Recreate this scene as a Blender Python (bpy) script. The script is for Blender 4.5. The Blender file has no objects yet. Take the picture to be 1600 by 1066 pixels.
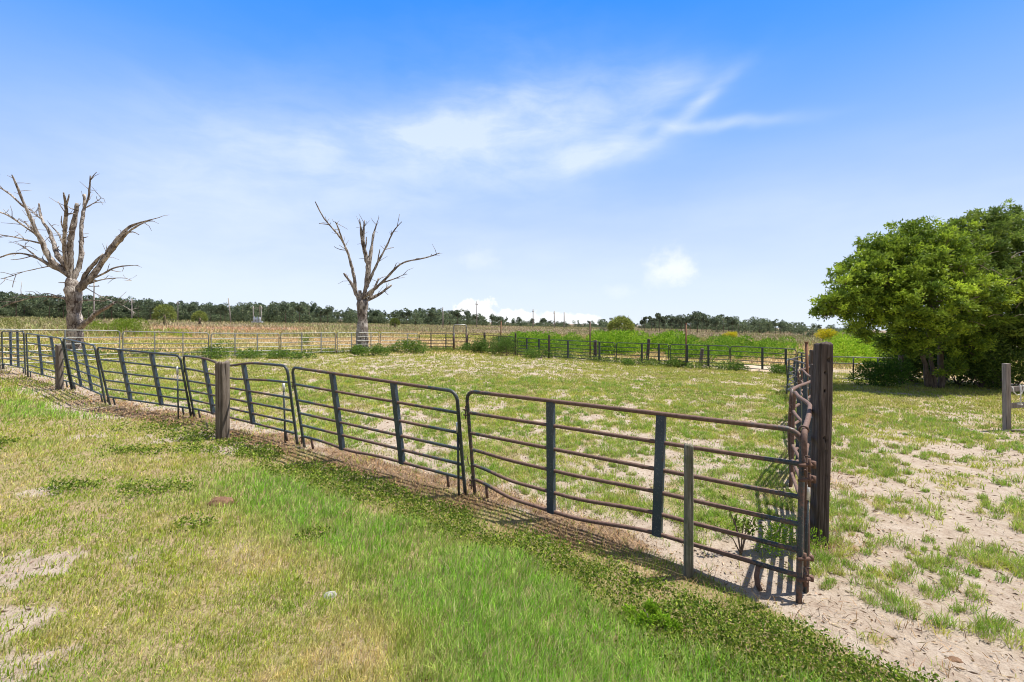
import bpy, math, random
import numpy as np
from mathutils import Vector
R = math.radians
rng = np.random.default_rng(7)
random.seed(7)
SC = bpy.context.scene
COL = SC.collection
F, H, SL = 711.0, 2.4, 0.02          # focal length (px of 1600), eye height, slope of the land to the east

# ------------------------------------------------------------------ camera
cam = bpy.data.cameras.new('camera'); cam_o = bpy.data.objects.new('camera', cam); COL.objects.link(cam_o)
cam_o.location = (0, 0, H); cam_o.rotation_euler = (R(90), 0, 0)
cam.sensor_width = 36; cam.lens = 16.0; cam.shift_y = -29/1600
cam.clip_start = 0.05; cam.clip_end = 6000
SC.camera = cam_o
SC.render.resolution_x = 1024; SC.render.resolution_y = 682
SC.view_settings.view_transform = 'Standard'; SC.view_settings.look = 'None'
SC.view_settings.exposure = 0.68; SC.view_settings.gamma = 1
SC.cycles.max_bounces = 6; SC.cycles.transparent_max_bounces = 4
SC.cycles.use_denoising = True; SC.cycles.filter_width = 1.05; SC.cycles.denoising_prefilter = 'ACCURATE'

# ------------------------------------------------------------------ node helpers
class NT:
    def __init__(s, tree): s.t = tree; s.n = tree.nodes; s.l = tree.links; s.n.clear()
    def add(s, typ, **kw):
        n = s.n.new(typ)
        for k, v in kw.items(): setattr(n, k, v)
        return n
    def put(s, sock, v):
        if isinstance(v, bpy.types.NodeSocket): s.l.new(v, sock)
        elif v is not None:
            if sock.type in ('RGBA',) and len(v) == 3: v = (*v, 1)
            sock.default_value = v
    def math(s, op, a, b=None, c=None, clamp=False):
        n = s.add('ShaderNodeMath', operation=op); n.use_clamp = clamp
        s.put(n.inputs[0], a)
        if b is not None: s.put(n.inputs[1], b)
        if c is not None: s.put(n.inputs[2], c)
        return n.outputs[0]
    def noise(s, vec, scale, detail=4, rough=.55, dist=0, out='Fac'):
        n = s.add('ShaderNodeTexNoise'); s.put(n.inputs['Vector'], vec)
        n.inputs['Scale'].default_value = scale; n.inputs['Detail'].default_value = detail
        n.inputs['Roughness'].default_value = rough; n.inputs['Distortion'].default_value = dist
        return n.outputs[out]
    def mapping(s, vec, scale=(1,1,1), rot=(0,0,0), loc=(0,0,0)):
        n = s.add('ShaderNodeMapping'); s.put(n.inputs['Vector'], vec)
        n.inputs['Scale'].default_value = scale; n.inputs['Rotation'].default_value = rot; n.inputs['Location'].default_value = loc
        return n.outputs[0]
    def mix(s, fac, a, b, mode='MIX'):
        n = s.add('ShaderNodeMix', data_type='RGBA', blend_type=mode)
        s.put(n.inputs[0], fac); s.put(n.inputs[6], a); s.put(n.inputs[7], b)
        return n.outputs[2]
    def ramp(s, fac, stops, interp='LINEAR'):
        n = s.add('ShaderNodeValToRGB'); s.put(n.inputs[0], fac); cr = n.color_ramp; cr.interpolation = interp
        while len(cr.elements) < len(stops): cr.elements.new(.5)
        for e, (p, c) in zip(cr.elements, stops):
            e.position = p; e.color = (*c, 1) if len(c) == 3 else c
        return n.outputs[0]
    def smooth(s, v, a, b):
        n = s.add('ShaderNodeMapRange', interpolation_type='SMOOTHSTEP'); s.put(n.inputs[0], v)
        n.inputs[1].default_value = a; n.inputs[2].default_value = b
        return n.outputs[0]

# ------------------------------------------------------------------ world: sky + clouds
SUN_AZ, SUN_EL = math.atan2(.975, .22), R(65)       # high, to the right
W = bpy.data.worlds.new('World'); SC.world = W; W.use_nodes = True
w = NT(W.node_tree)
gen = w.add('ShaderNodeTexCoord').outputs['Generated']
sep = w.add('ShaderNodeSeparateXYZ'); w.put(sep.inputs[0], gen)
az = w.math('ARCTAN2', sep.outputs[0], sep.outputs[1])
el = w.math('ARCSINE', sep.outputs[2])
sky = w.add('ShaderNodeTexSky', sky_type='NISHITA'); sky.sun_disc = False
sky.sun_elevation = SUN_EL; sky.sun_rotation = SUN_AZ; sky.air_density = 1.0; sky.dust_density = .6; sky.ozone_density = 3
up = w.add('ShaderNodeCombineXYZ'); w.put(up.inputs[0], sep.outputs[0]); w.put(up.inputs[1], sep.outputs[1])
w.put(up.inputs[2], w.math('MAXIMUM', sep.outputs[2], .02)); w.put(sky.inputs[0], up.outputs[0])
eln = w.math('DIVIDE', w.math('MAXIMUM', el, 0.0), R(60))
grad = w.ramp(eln, [(0, (.57,.64,.74)), (.05, (.52,.60,.73)), (.17, (.37,.48,.72)), (.33, (.185,.35,.72)), (.47, (.06,.25,.73)), (.6, (.014,.20,.71)), (.72, (.05,.17,.45)), (.9, (.15,.20,.30)), (1, (.20,.24,.30))])  # top stops, above the view, are greyed to mute the blue ambient light
behind = w.math('MULTIPLY', w.smooth(sep.outputs[1], .05, -.35), .75)      # unseen neutral grey added behind the camera to cut the blue fill
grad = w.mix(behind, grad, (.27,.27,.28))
nish = w.mix(1.0, sky.outputs[0], (.1,.1,.1), 'MULTIPLY')
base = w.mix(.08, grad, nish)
def dirof(px, py):
    a = math.atan((px-800)/F); return a, math.atan((504-py)/F*math.cos(a))
# warped coordinates for the wisps
comb = w.add('ShaderNodeCombineXYZ'); w.put(comb.inputs[0], az); w.put(comb.inputs[1], el)
wn = w.noise(comb.outputs[0], 5, 3, .6, out='Color')
wv = w.add('ShaderNodeVectorMath', operation='MULTIPLY_ADD'); w.put(wv.inputs[0], wn); wv.inputs[1].default_value = (.045,.045,0)
wo = w.add('ShaderNodeVectorMath', operation='ADD'); w.put(wo.inputs[0], comb.outputs[0]); wo.inputs[1].default_value = (-.0225,-.0225,0)
w.put(wv.inputs[2], wo.outputs[0])
s2 = w.add('ShaderNodeSeparateXYZ'); w.put(s2.inputs[0], wv.outputs[0])
WA, WE = s2.outputs[0], s2.outputs[1]
def streak(p0, p1, width, amp, A=WA, E=WE):
    (a0,e0),(a1,e1) = dirof(*p0), dirof(*p1)
    ca, ce = (a0+a1)/2, (e0+e1)/2; L = math.hypot(a1-a0, e1-e0)/2; th = math.atan2(e1-e0, a1-a0); wd = width/F
    da = w.math('SUBTRACT', A, ca); de = w.math('SUBTRACT', E, ce)
    u = w.math('ADD', w.math('MULTIPLY', da, math.cos(th)/(L*.75)), w.math('MULTIPLY', de, math.sin(th)/(L*.75)))
    v = w.math('ADD', w.math('MULTIPLY', da, -math.sin(th)/wd), w.math('MULTIPLY', de, math.cos(th)/wd))
    q = w.math('ADD', w.math('MULTIPLY', u, u), w.math('MULTIPLY', v, v))
    return w.math('MULTIPLY', w.math('EXPONENT', w.math('MULTIPLY', q, -1.0)), amp)
tot = None
for st in [((380,228),(990,105),24,.55), ((560,235),(1160,105),26,.5), ((480,240),(900,160),55,.26), ((790,265),(1050,212),22,.85), ((600,255),(900,265),38,.28),
           ((985,245),(1165,95),10,.5), ((940,240),(1070,130),14,.26), ((1060,200),(1130,110),10,.2), ((980,192),(1290,181),7,.6), ((960,125),(1130,105),18,.5), ((560,150),(1120,190),105,.34),
           ((200,150),(760,260),100,.18), ((-100,330),(520,230),100,.5), ((250,240),(800,285),60,.42), ((-300,470),(760,420),110,.42), ((950,350),(1800,300),55,.26), ((400,390),(1300,420),75,.22)]:
    q = streak(*st); tot = q if tot is None else w.math('ADD', tot, q)
fa = w.noise(w.mapping(wv.outputs[0], scale=(5,15,1), rot=(0,0,R(-15))), 1.0, 6, .6, .3)
fb = w.noise(w.mapping(wv.outputs[0], scale=(16,6,1), rot=(0,0,R(-50))), 1.0, 4, .5, .3)
fib = w.math('ADD', w.math('ADD', w.math('MULTIPLY', w.smooth(fa, .25, .75), .65), .48), w.math('MULTIPLY', w.smooth(fb, .3, .8), .10))
cir = w.math('MULTIPLY', w.math('MULTIPLY', tot, fib), .95, clamp=True)
# small broken cumulus by the horizon
cn = w.math('MULTIPLY', w.math('SUBTRACT', w.noise(comb.outputs[0], 26, 5, .6), .5), 1.5)
cn2 = w.math('MULTIPLY', w.math('SUBTRACT', w.noise(comb.outputs[0], 60, 4, .6), .5), .6)
def puff(px, py, rx, ry, amp=1.0, soft=.5):
    a, e = dirof(px, py)
    u = w.math('DIVIDE', w.math('SUBTRACT', az, a), rx/F*math.cos(a)**2); v = w.math('DIVIDE', w.math('SUBTRACT', el, e), ry/F)
    q = w.math('SQRT', w.math('ADD', w.math('MULTIPLY', u, u), w.math('MULTIPLY', v, v)))
    q = w.math('ADD', q, w.math('ADD', cn, cn2))
    return w.math('MULTIPLY', w.smooth(q, 1.0+soft*.2, 1.0-soft), amp)
cum = None
for p in [(742,500,48,34,1,.25), (800,503,60,20,1,.25), (880,505,75,17,.95,.3), (1050,418,42,32,.6,.95), (1035,432,40,22,.3,.9), (750,405,36,20,.22,1), (965,455,30,14,.18,1)]:
    q = puff(*p); cum = q if cum is None else w.math('MAXIMUM', cum, q)
# thin veil near the horizon
veil = w.math('MULTIPLY', w.smooth(w.noise(w.mapping(comb.outputs[0], scale=(1.2,5,1)), 2.0, 4, .5), .35, .75), w.smooth(el, R(24), R(4)))
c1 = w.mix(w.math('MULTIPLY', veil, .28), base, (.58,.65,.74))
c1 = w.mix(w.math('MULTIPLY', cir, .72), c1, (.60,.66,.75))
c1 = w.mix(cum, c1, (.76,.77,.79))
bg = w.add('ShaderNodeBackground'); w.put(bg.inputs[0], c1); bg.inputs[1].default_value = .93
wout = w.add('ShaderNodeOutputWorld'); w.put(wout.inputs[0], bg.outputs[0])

# ------------------------------------------------------------------ sun
sl = bpy.data.lights.new('sun', 'SUN'); sl.energy = 5.0; sl.angle = R(.53); sl.color = (1, .945, .86)
so = bpy.data.objects.new('sun', sl); COL.objects.link(so)
sd = Vector((math.sin(SUN_AZ)*math.cos(SUN_EL), math.cos(SUN_AZ)*math.cos(SUN_EL), math.sin(SUN_EL)))
so.rotation_euler = sd.to_track_quat('Z', 'Y').to_euler(); so.location = sd*40

# ------------------------------------------------------------------ numpy noise
def _h(ix, iy, seed):
    n = (ix.astype(np.int64)*374761393 + iy.astype(np.int64)*668265263 + seed*974634777) & 0xffffffff
    n = ((n ^ (n >> 13))*1274126177) & 0xffffffff
    return ((n ^ (n >> 16)) & 0xffffff)/float(0xffffff)
def vn(x, y, seed=0):
    ix, iy = np.floor(x), np.floor(y); fx, fy = x-ix, y-iy
    fx = fx*fx*(3-2*fx); fy = fy*fy*(3-2*fy)
    a, b = _h(ix,iy,seed), _h(ix+1,iy,seed); c, d = _h(ix,iy+1,seed), _h(ix+1,iy+1,seed)
    return (a*(1-fx)+b*fx)*(1-fy)+(c*(1-fx)+d*fx)*fy
def fbm(x, y, scale, oct=4, seed=0, rough=.55):
    x = np.asarray(x, float)*scale; y = np.asarray(y, float)*scale; s = 0; a = 1; t = 0
    for o in range(oct):
        s = s + a*vn(x+17.3*o, y-9.1*o, seed+o); t += a; a *= rough
        x, y = x*1.6+y*1.2, y*1.6-x*1.2
    return s/t
def ss(v, a, b):
    t = np.clip((v-a)/(b-a), 0, 1); return t*t*(3-2*t)

# ------------------------------------------------------------------ land
def gz(x, y):
    x = np.asarray(x, float); y = np.asarray(y, float); r = np.hypot(x, y)
    m = (fbm(x, y, .45, 3, 50)-.5)*.09*(1-ss(r, 12, 40)) + (fbm(x, y, .035, 2, 51)-.5)*.5*ss(r, 45, 90)
    return -SL*x + m
def at(px, py):
    d = py-(504+SL*(px-800)); Y = F*H/d; X = (px-800)/F*Y
    return X, Y
def g3(X, Y): return Vector((X, Y, float(gz(X, Y))))
def atg(px, py): return g3(*at(px, py))
def hgt(py_base, py_top, Y): return (py_base-py_top)*Y/F
def pt(px, py, Y): return Vector(((px-800)/F*Y, Y, H-(py-504)*Y/F))

F1X = np.array([-60, -29.5, -21.5, -17.9, -13.9, -10.85, -7.55, -3.95, -.55, 2.51, 12.0])
F1Y = np.array([46., 24.6, 19.2, 16.9, 14.4, 12.2, 10.8, 8.45, 6.33, 3.98, -3.4])
def zones(x, y):
    """what grows where: fractions of bare sand, straw, leafy weeds, lush grass, dry tint, amount of grass"""
    yf = np.interp(x, F1X, F1Y)
    d1 = (yf-y)*.8                                    # > 0: the camera's side of the front fence
    xf2 = 2.51+.624*(y-3.98)
    n = fbm(x, y, 1.1, 4, 1); nb = fbm(x, y, .35, 3, 2); nf = fbm(x, y, 3.2, 3, 3); nl = fbm(x, y, .12, 3, 9)
    dw = d1+(n-.5)*.7
    front = ss(d1-.5*ss(x, 1.7, 2.8), -.05, .15)
    right = (1-front)*ss(x-xf2, -.1, .3)
    cor = (1-front)*(1-ss(x-xf2, -.1, .3))
    # front lawn
    straw = ss(dw, -.45, -.1)*(1-ss(dw, .55, .95))*(1-.8*ss(x, 1.5, 2.4))*(.45+.55*ss(n, .40, .55))
    weeds = ss(dw, .38, .6)*(1-ss(dw, .95, 1.3))*ss(x, -9, -5)
    weeds = np.maximum(weeds*ss(n, .40-.14*ss(x,-2,.5), .54-.14*ss(x,-2,.5)), ss(dw, .2, .45)*(1-ss(dw, 1.3, 1.9))*ss(x, .4, 1.5)*ss(nf, .2, .42))
    lush = ss(dw, .85, 1.25)*(1-ss(dw, 1.7+ss(x,-2,1.5)*.9, 2.7+ss(x,-2,1.5)*1.5))*ss(x, -5.6, -3.0)
    lush = lush*(.45+.55*ss(nb*.7+n*.45+nf*.2, .42, .80))
    lush = np.maximum(lush, .8*ss(dw, .6, 1.)*(1-ss(dw, 2.2, 3.2))*ss(nb*.6+n*.5, .55, .68)*ss(-x, 2, 5))
    for bx, by, br in [(-6.0,6.2,.38),(-4.95,6.15,.42),(-5.45,8.1,.5),(-6.5,7.9,.5),(-7.6,9.6,.6),(-2.2,5.0,.2),(-9.5,8.2,.6),(-3.6,5.2,.22)]:
        q = np.hypot(x-bx, (y-by)*1.5)/br+(nf-.5)*2.2; weeds = np.maximum(weeds, .75*(1-ss(q, .5, 1.1)))
    dryt = (1-.7*ss(dw,.5,.9)*(1-ss(dw,1.4,2.2)))*ss(nb*.55+n*.5, .42, .66)*(1-lush)
    bare = ss(n*.5+nf*.4+nb*.2, .60, .74)*.4*(1-lush)
    for bx, by, br in [(-4.5,4.25,.55),(-3.8,3.5,.42),(-3.3,3.15,.25),(-6.3,6.0,.3),(-5.6,7.6,.4),(-6.4,9.0,.8),(-4.9,8.3,.55),(-8.5,8.9,.5)]:
        q = np.hypot(x-bx, (y-by)*1.3)/br+(n-.5)*1.9+(nf-.5)*2.2+(fbm(x,y,9.,3,8)-.5)*1.2
        bare = np.maximum(bare, (.72+.27*ss(nf,.38,.55))*(1-ss(q, .3, 1.2)))
    bare_f = np.maximum(bare, .5*straw*ss(nf*.5+n*.5, .45, .6))
    bare_f = np.maximum(bare_f, ss(dw,-.5,-.1)*(1-ss(dw,.8,1.5))*ss(-x,4.5,6.5)*ss(nb*.5+n*.6,.46,.64)*.9)
    soil_f = np.maximum(bare_f, .0)
    clump = ss(fbm(x, y, 7., 3, 21)*.6+nf*.5, .42, .62)
    bare_f = np.maximum(bare_f, (1-clump)*(.62-.35*lush)*front)
    # corral
    r = np.hypot(x, y)
    nh = fbm(x, y, 8., 3, 4)
    cover = ss(nf*.45+n*.35+nh*.35+ss(r, 6, 17)*.09, .545, .655)
    green_c = cover*(1-.95*np.exp(-(np.maximum(-d1,0)/.75)**2))
    far_sand = ss(y+.2*x, 18, 22)*ss(n*.6+nf*.5, .56, .66)*ss(-x+4, -4, 3)
    green_c = green_c*(1-.9*far_sand)
    # right-hand yard
    cov_r = ss(nf*.5+n*.3+nh*.35+.17*ss(y, 8, 14)-.08*(1-ss(y, 5, 9)), .61, .71)
    grass = front*(1-bare_f)+cor*green_c+right*cov_r
    soil = front*(1-soil_f)+cor*green_c*.8+right*cov_r*.8
    # beyond the corral
    yl = 31.1-.60*(x-2.5); sb = ss(y-yl+(n-.5)*1.2, .1, .5)*(1-ss(y-yl+(n-.5)*2, 1.6, 2.8))*ss(x, 1.5, 3)*(1-ss(x, 15.5, 17))*ss(n+nf*.4,.45,.6)
    far = ss(r, 31, 36)*(1-sb); soil = soil*(1-.95*sb); grass = grass*(1-.9*sb)
    grass = grass*(1-far)+far*1.0
    straw_all = np.clip(straw*(1-weeds)*(1-ss(-x,9,14)*.5), 0, 1)
    straw_all = np.maximum(straw_all, right*np.exp(-((x-xf2-.3)/.4)**2)*ss(n, .35, .55)*.7*ss(y, 4.2, 5))
    return dict(soil=np.clip(soil,0,1), d1=d1, front=front, right=right, cor=cor, straw=straw_all*(1-far), weeds=weeds*front, lush=lush*front,
                dry=dryt, grass=np.clip(grass,0,1), far=far, n=n, nb=nb, nf=nf, nl=nl, r=r)

# ------------------------------------------------------------------ mesh helpers
def mesh_np(name, v, f, mat, col=None, smooth=False, parent=None, attrs=None):
    me = bpy.data.meshes.new(name); v = np.asarray(v, np.float32); f = np.asarray(f, np.int32)
    k = f.shape[1]; me.vertices.add(len(v)); me.vertices.foreach_set('co', v.ravel())
    me.loops.add(f.size); me.loops.foreach_set('vertex_index', f.ravel())
    me.polygons.add(len(f)); me.polygons.foreach_set('loop_start', np.arange(0, f.size, k, dtype=np.int32))
    me.polygons.foreach_set('loop_total', np.full(len(f), k, np.int32))
    me.polygons.foreach_set('use_smooth', np.full(len(f), smooth))
    me.update(calc_edges=True)
    if col is not None:
        a = me.color_attributes.new('Col', 'FLOAT_COLOR', 'POINT')
        c = np.ones((len(v), 4), np.float32); c[:, :3] = col; a.data.foreach_set('color', c.ravel())
    for an, av in (attrs or {}).items():
        a = me.attributes.new(an, 'FLOAT', 'POINT'); a.data.foreach_set('value', np.asarray(av, np.float32))
    me.materials.append(mat)
    o = bpy.data.objects.new(name, me); COL.objects.link(o)
    if parent: o.parent = parent
    return o
def thing(name, label, cat, loc=(0,0,0), group=None, rz=0):
    o = bpy.data.objects.new(name, None); COL.objects.link(o); o.location = loc; o.rotation_euler = (0,0,rz)
    o.empty_display_size = .2
    return tag(o, label, cat, group)
def tag(o, label, cat, group=None):
    o['label'] = label; o['category'] = cat
    if group: o['group'] = group
    return o
class MB:
    """collects tubes, boxes and lathes, then makes one mesh"""
    def __init__(s): s.v = []; s.f = []; s.a = []
    def tube(s, pts, rad, n=10, att=0.0, caps=True, rough=0, seed=0, squash=None):
        pts = [Vector(p) for p in pts]; m = len(pts)
        if not hasattr(rad, '__len__'): rad = [rad]*m
        if not hasattr(att, '__len__'): att = [att]*m
        b = len(s.v); t0 = (pts[1]-pts[0]).normalized()
        ref = Vector((0,0,1)) if abs(t0.z) < .9 else Vector((1,0,0))
        nx = t0.cross(ref).normalized(); rr = random.Random(seed)
        for i, p in enumerate(pts):
            t = (pts[min(i+1,m-1)]-pts[max(i-1,0)]).normalized()
            nx = (nx - t*nx.dot(t)).normalized(); ny = t.cross(nx)
            for k in range(n):
                a = 2*math.pi*k/n; q = rad[i]*(1+(rr.random()-.5)*rough)
                s.v.append(p+nx*math.cos(a)*q+ny*math.sin(a)*q); s.a.append(att[i])
        for i in range(m-1):
            for k in range(n):
                s.f.append((b+i*n+k, b+i*n+(k+1)%n, b+(i+1)*n+(k+1)%n, b+(i+1)*n+k))
        if caps: s.f.append(tuple(b+k for k in range(n))[::-1]); s.f.append(tuple(b+(m-1)*n+k for k in range(n)))
        return s
    def hexa(s, c, att=0.0):
        b = len(s.v); s.v += [Vector(p) for p in c]; s.a += [att]*8
        s.f += [(b+3,b+2,b+1,b), (b+4,b+5,b+6,b+7)]+[(b+i, b+(i+1)%4, b+4+(i+1)%4, b+4+i) for i in range(4)]
        return s
    def box(s, c, size, ax=(1,0,0), ay=(0,1,0), azz=(0,0,1), att=0.0):
        c = Vector(c); x = Vector(ax)*size[0]/2; y = Vector(ay)*size[1]/2; z = Vector(azz)*size[2]/2
        return s.hexa([c-x-y-z, c+x-y-z, c+x+y-z, c-x+y-z, c-x-y+z, c+x-y+z, c+x+y+z, c-x+y+z], att)
    def build(s, name, mat, parent=None, smooth=True, origin=(0,0,0), bevel=0):
        me = bpy.data.meshes.new(name); o0 = Vector(origin)
        me.from_pydata([tuple(v-o0) for v in s.v], [], s.f)
        a = me.attributes.new('rust', 'FLOAT', 'POINT'); a.data.foreach_set('value', np.array(s.a, np.float32))
        me.materials.append(mat)
        if smooth:
            me.polygons.foreach_set('use_smooth', [len(p.vertices) == 4 for p in me.polygons])
        o = bpy.data.objects.new(name, me); COL.objects.link(o)
        if parent: o.parent = parent
        else: o.location = o0
        if bevel:
            b = o.modifiers.new('bevel', 'BEVEL'); b.width = bevel; b.segments = 2; b.limit_method = 'ANGLE'
        return o

# ------------------------------------------------------------------ materials
def mat(name):
    m = bpy.data.materials.new(name); m.use_nodes = True; t = NT(m.node_tree)
    p = t.add('ShaderNodeBsdfPrincipled'); o = t.add('ShaderNodeOutputMaterial'); t.l.new(p.outputs[0], o.inputs[0])
    return m, t, p, o
def bump(t, p, h, strength=.3, dist=.01):
    b = t.add('ShaderNodeBump'); t.put(b.inputs['Height'], h); b.inputs['Strength'].default_value = strength
    b.inputs['Distance'].default_value = dist; t.l.new(b.outputs[0], p.inputs['Normal'])
def leaf_mat(name, trans=.3, rough=.55, spec=.25, vary=.25):
    m, t, p, o = mat(name)
    a = t.add('ShaderNodeAttribute', attribute_name='Col').outputs['Color']
    pos = t.add('ShaderNodeNewGeometry').outputs['Position']
    nz = t.noise(pos, 9, 2)
    c = t.mix(1.0, a, t.ramp(nz, [(.3, (1-vary,)*3), (.7, (1+vary*.6,)*3)]), 'MULTIPLY')
    t.put(p.inputs['Base Color'], c); p.inputs['Roughness'].default_value = rough; p.inputs['Specular IOR Level'].default_value = spec
    tr = t.add('ShaderNodeBsdfTranslucent'); t.put(tr.inputs[0], c)
    mx = t.add('ShaderNodeMixShader'); mx.inputs[0].default_value = trans
    t.l.new(p.outputs[0], mx.inputs[1]); t.l.new(tr.outputs[0], mx.inputs[2]); t.l.new(mx.outputs[0], o.inputs[0])
    return m
M_GRASS = leaf_mat('grass_blades', .38, .75, .04)
M_LEAF = leaf_mat('tree_leaves', .35, .5, .2, .3)
M_WEED = leaf_mat('weed_leaves', .35, .6, .1)
M_DRY = leaf_mat('dry_stalks', .15, .8, .1)
def metal_mat(name, paint, paint2, rust1, rust2, metallic=.2):
    m, t, p, o = mat(name)
    a = t.add('ShaderNodeAttribute', attribute_name='rust').outputs['Fac']
    co = t.add('ShaderNodeNewGeometry').outputs['Position']
    n1 = t.noise(co, 7, 5, .65); n2 = t.noise(co, 60, 4, .6); n3 = t.noise(co, 2.2, 3)
    v = t.math('ADD', a, t.math('ADD', t.math('MULTIPLY', t.math('SUBTRACT', n1, .5), 1.1), t.math('MULTIPLY', t.math('SUBTRACT', n2, .5), .9)))
    fac = t.smooth(v, .38, .62)
    cp = t.mix(t.smooth(n3, .35, .65), paint, paint2); cp = t.mix(t.math('MULTIPLY', t.smooth(n2, .55, .7), .35), cp, (.32,.33,.32))
    cr = t.ramp(t.noise(co, 28, 5, .7), [(.3, rust1), (.7, rust2)])
    t.put(p.inputs['Base Color'], t.mix(fac, cp, cr))
    t.put(p.inputs['Roughness'], t.math('MULTIPLY_ADD', fac, .38, .42))
    t.put(p.inputs['Metallic'], t.math('MULTIPLY', t.math('SUBTRACT', 1.0, fac), metallic))
    bump(t, p, n2, .35, .003)
    return m
M_PIPE = metal_mat('painted_steel_tube', (.02,.028,.032), (.05,.065,.065), (.075,.042,.033), (.20,.118,.088), .0)
M_STAY = metal_mat('blue_grey_steel', (.022,.038,.06), (.038,.06,.088), (.06,.035,.028), (.13,.075,.05), .0)
M_FARPIPE = metal_mat('galvanised_tube', (.20,.21,.20), (.26,.265,.25), (.12,.08,.06), (.2,.13,.09), .4)
M_DARKPIPE = metal_mat('dark_painted_tube', (.022,.032,.035), (.04,.05,.05), (.08,.04,.03), (.15,.08,.05), .0)
M_RUST = metal_mat('rusty_iron', (.10,.05,.03), (.13,.07,.04), (.12,.05,.025), (.26,.12,.06), .1)
M_SILVER = metal_mat('bare_zinc', (.5,.51,.5), (.62,.62,.6), (.3,.26,.22), (.4,.36,.3), .5)
def wood_mat(name, c1, c2, c3, green=0):
    m, t, p, o = mat(name)
    co = t.add('ShaderNodeTexCoord').outputs['Object']
    g = t.noise(t.mapping(co, scale=(38,38,2.2)), 1, 6, .65, .6); g2 = t.noise(t.mapping(co, scale=(9,9,1.2)), 1, 4, .6)
    ck = t.noise(t.mapping(co, scale=(70,70,1.6)), 1, 3, .5, .3)
    c = t.ramp(g, [(.28, c1), (.52, c2), (.75, c3)])
    c = t.mix(t.math('MULTIPLY', t.smooth(g2, .5, .7), .45), c, c1)
    crack = t.smooth(ck, .36, .30)
    c = t.mix(t.math('MULTIPLY', crack, .75), c, (.02,.015,.012))
    if green: c = t.mix(t.math('MULTIPLY', t.smooth(t.noise(co, 14, 4), .45, .65), green), c, (.10,.12,.06))
    t.put(p.inputs['Base Color'], c); p.inputs['Roughness'].default_value = .9; p.inputs['Specular IOR Level'].default_value = .15
    bump(t, p, t.math('SUBTRACT', g, t.math('MULTIPLY', crack, .8)), .8, .012)
    return m
M_POST = wood_mat('weathered_post', (.085,.065,.05), (.17,.14,.115), (.27,.235,.2))
M_TIE = wood_mat('old_railway_tie', (.04,.031,.027), (.105,.083,.073), (.20,.17,.15))
M_LICHEN = wood_mat('lichen_post', (.10,.085,.065), (.2,.185,.15), (.33,.31,.26), .55)
M_PALEWOOD = wood_mat('grey_board', (.16,.13,.115), (.28,.24,.215), (.38,.34,.31))
# bark of the dead trees
M_BARK, t, p, o = mat('dead_bark')
co = t.add('ShaderNodeNewGeometry').outputs['Position']
n1 = t.noise(t.mapping(co, scale=(1,1,.45)), 2.6, 7, .68, .9); n2 = t.noise(t.mapping(co, scale=(1,1,.3)), 14, 4, .6, .5)
n3 = t.noise(co, 1.3, 5, .6)
c = t.ramp(n1, [(.30, (.075,.062,.055)), (.45, (.18,.152,.132)), (.56, (.30,.26,.23)), (.72, (.44,.40,.365))])
c = t.mix(t.math('MULTIPLY', t.smooth(n3, .48, .58), .8), c, (.52,.475,.43)); c = t.mix(t.math('MULTIPLY', t.smooth(n2, .48, .38), .75), c, (.045,.032,.027)); n5 = t.noise(t.mapping(co, scale=(1,1,.5)), 5, 5, .65, 1.2); c = t.mix(t.math('MULTIPLY', t.smooth(n5, .44, .36), .85), c, (.05,.035,.03))
t.put(p.inputs['Base Color'], c); p.inputs['Roughness'].default_value = .92; p.inputs['Specular IOR Level'].default_value = .1
bump(t, p, t.math('ADD', n1, t.math('MULTIPLY', n2, .5)), 1, .14)
M_TRUNK, t, p, o = mat('living_bark')
co = t.add('ShaderNodeNewGeometry').outputs['Position']
n1 = t.noise(t.mapping(co, scale=(1,1,.3)), 14, 6, .65)
t.put(p.inputs['Base Color'], t.ramp(n1, [(.3, (.07,.05,.038)), (.7, (.22,.17,.13))])); p.inputs['Roughness'].default_value = .9
bump(t, p, n1, .8, .03)
def plain(name, c1, c2, scale=8, rough=.8):
    m, t, p, o = mat(name); co = t.add('ShaderNodeNewGeometry').outputs['Position']
    t.put(p.inputs['Base Color'], t.ramp(t.noise(co, scale, 5, .6), [(.3, c1), (.7, c2)])); p.inputs['Roughness'].default_value = rough
    bump(t, p, t.noise(co, scale*3, 4), .5, .02)
    return m
M_POLE = plain('pole_wood', (.22,.20,.18), (.34,.31,.28), 3)
M_ROPE = plain('white_rope', (.6,.58,.52), (.75,.73,.68), 30)
M_MOUND = plain('red_soil_mound', (.10,.05,.025), (.26,.15,.08), 22)
M_STONE = plain('pale_stone', (.22,.21,.19), (.40,.39,.36), 20)
M_GREYM = plain('transformer_grey', (.42,.47,.52), (.58,.62,.66), 2, .5)
M_LOG = plain('dry_log', (.16,.12,.09), (.36,.29,.23), 12)
M_SANDP = plain('heaped_sand', (.44,.33,.23), (.60,.48,.36), 4)

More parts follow.
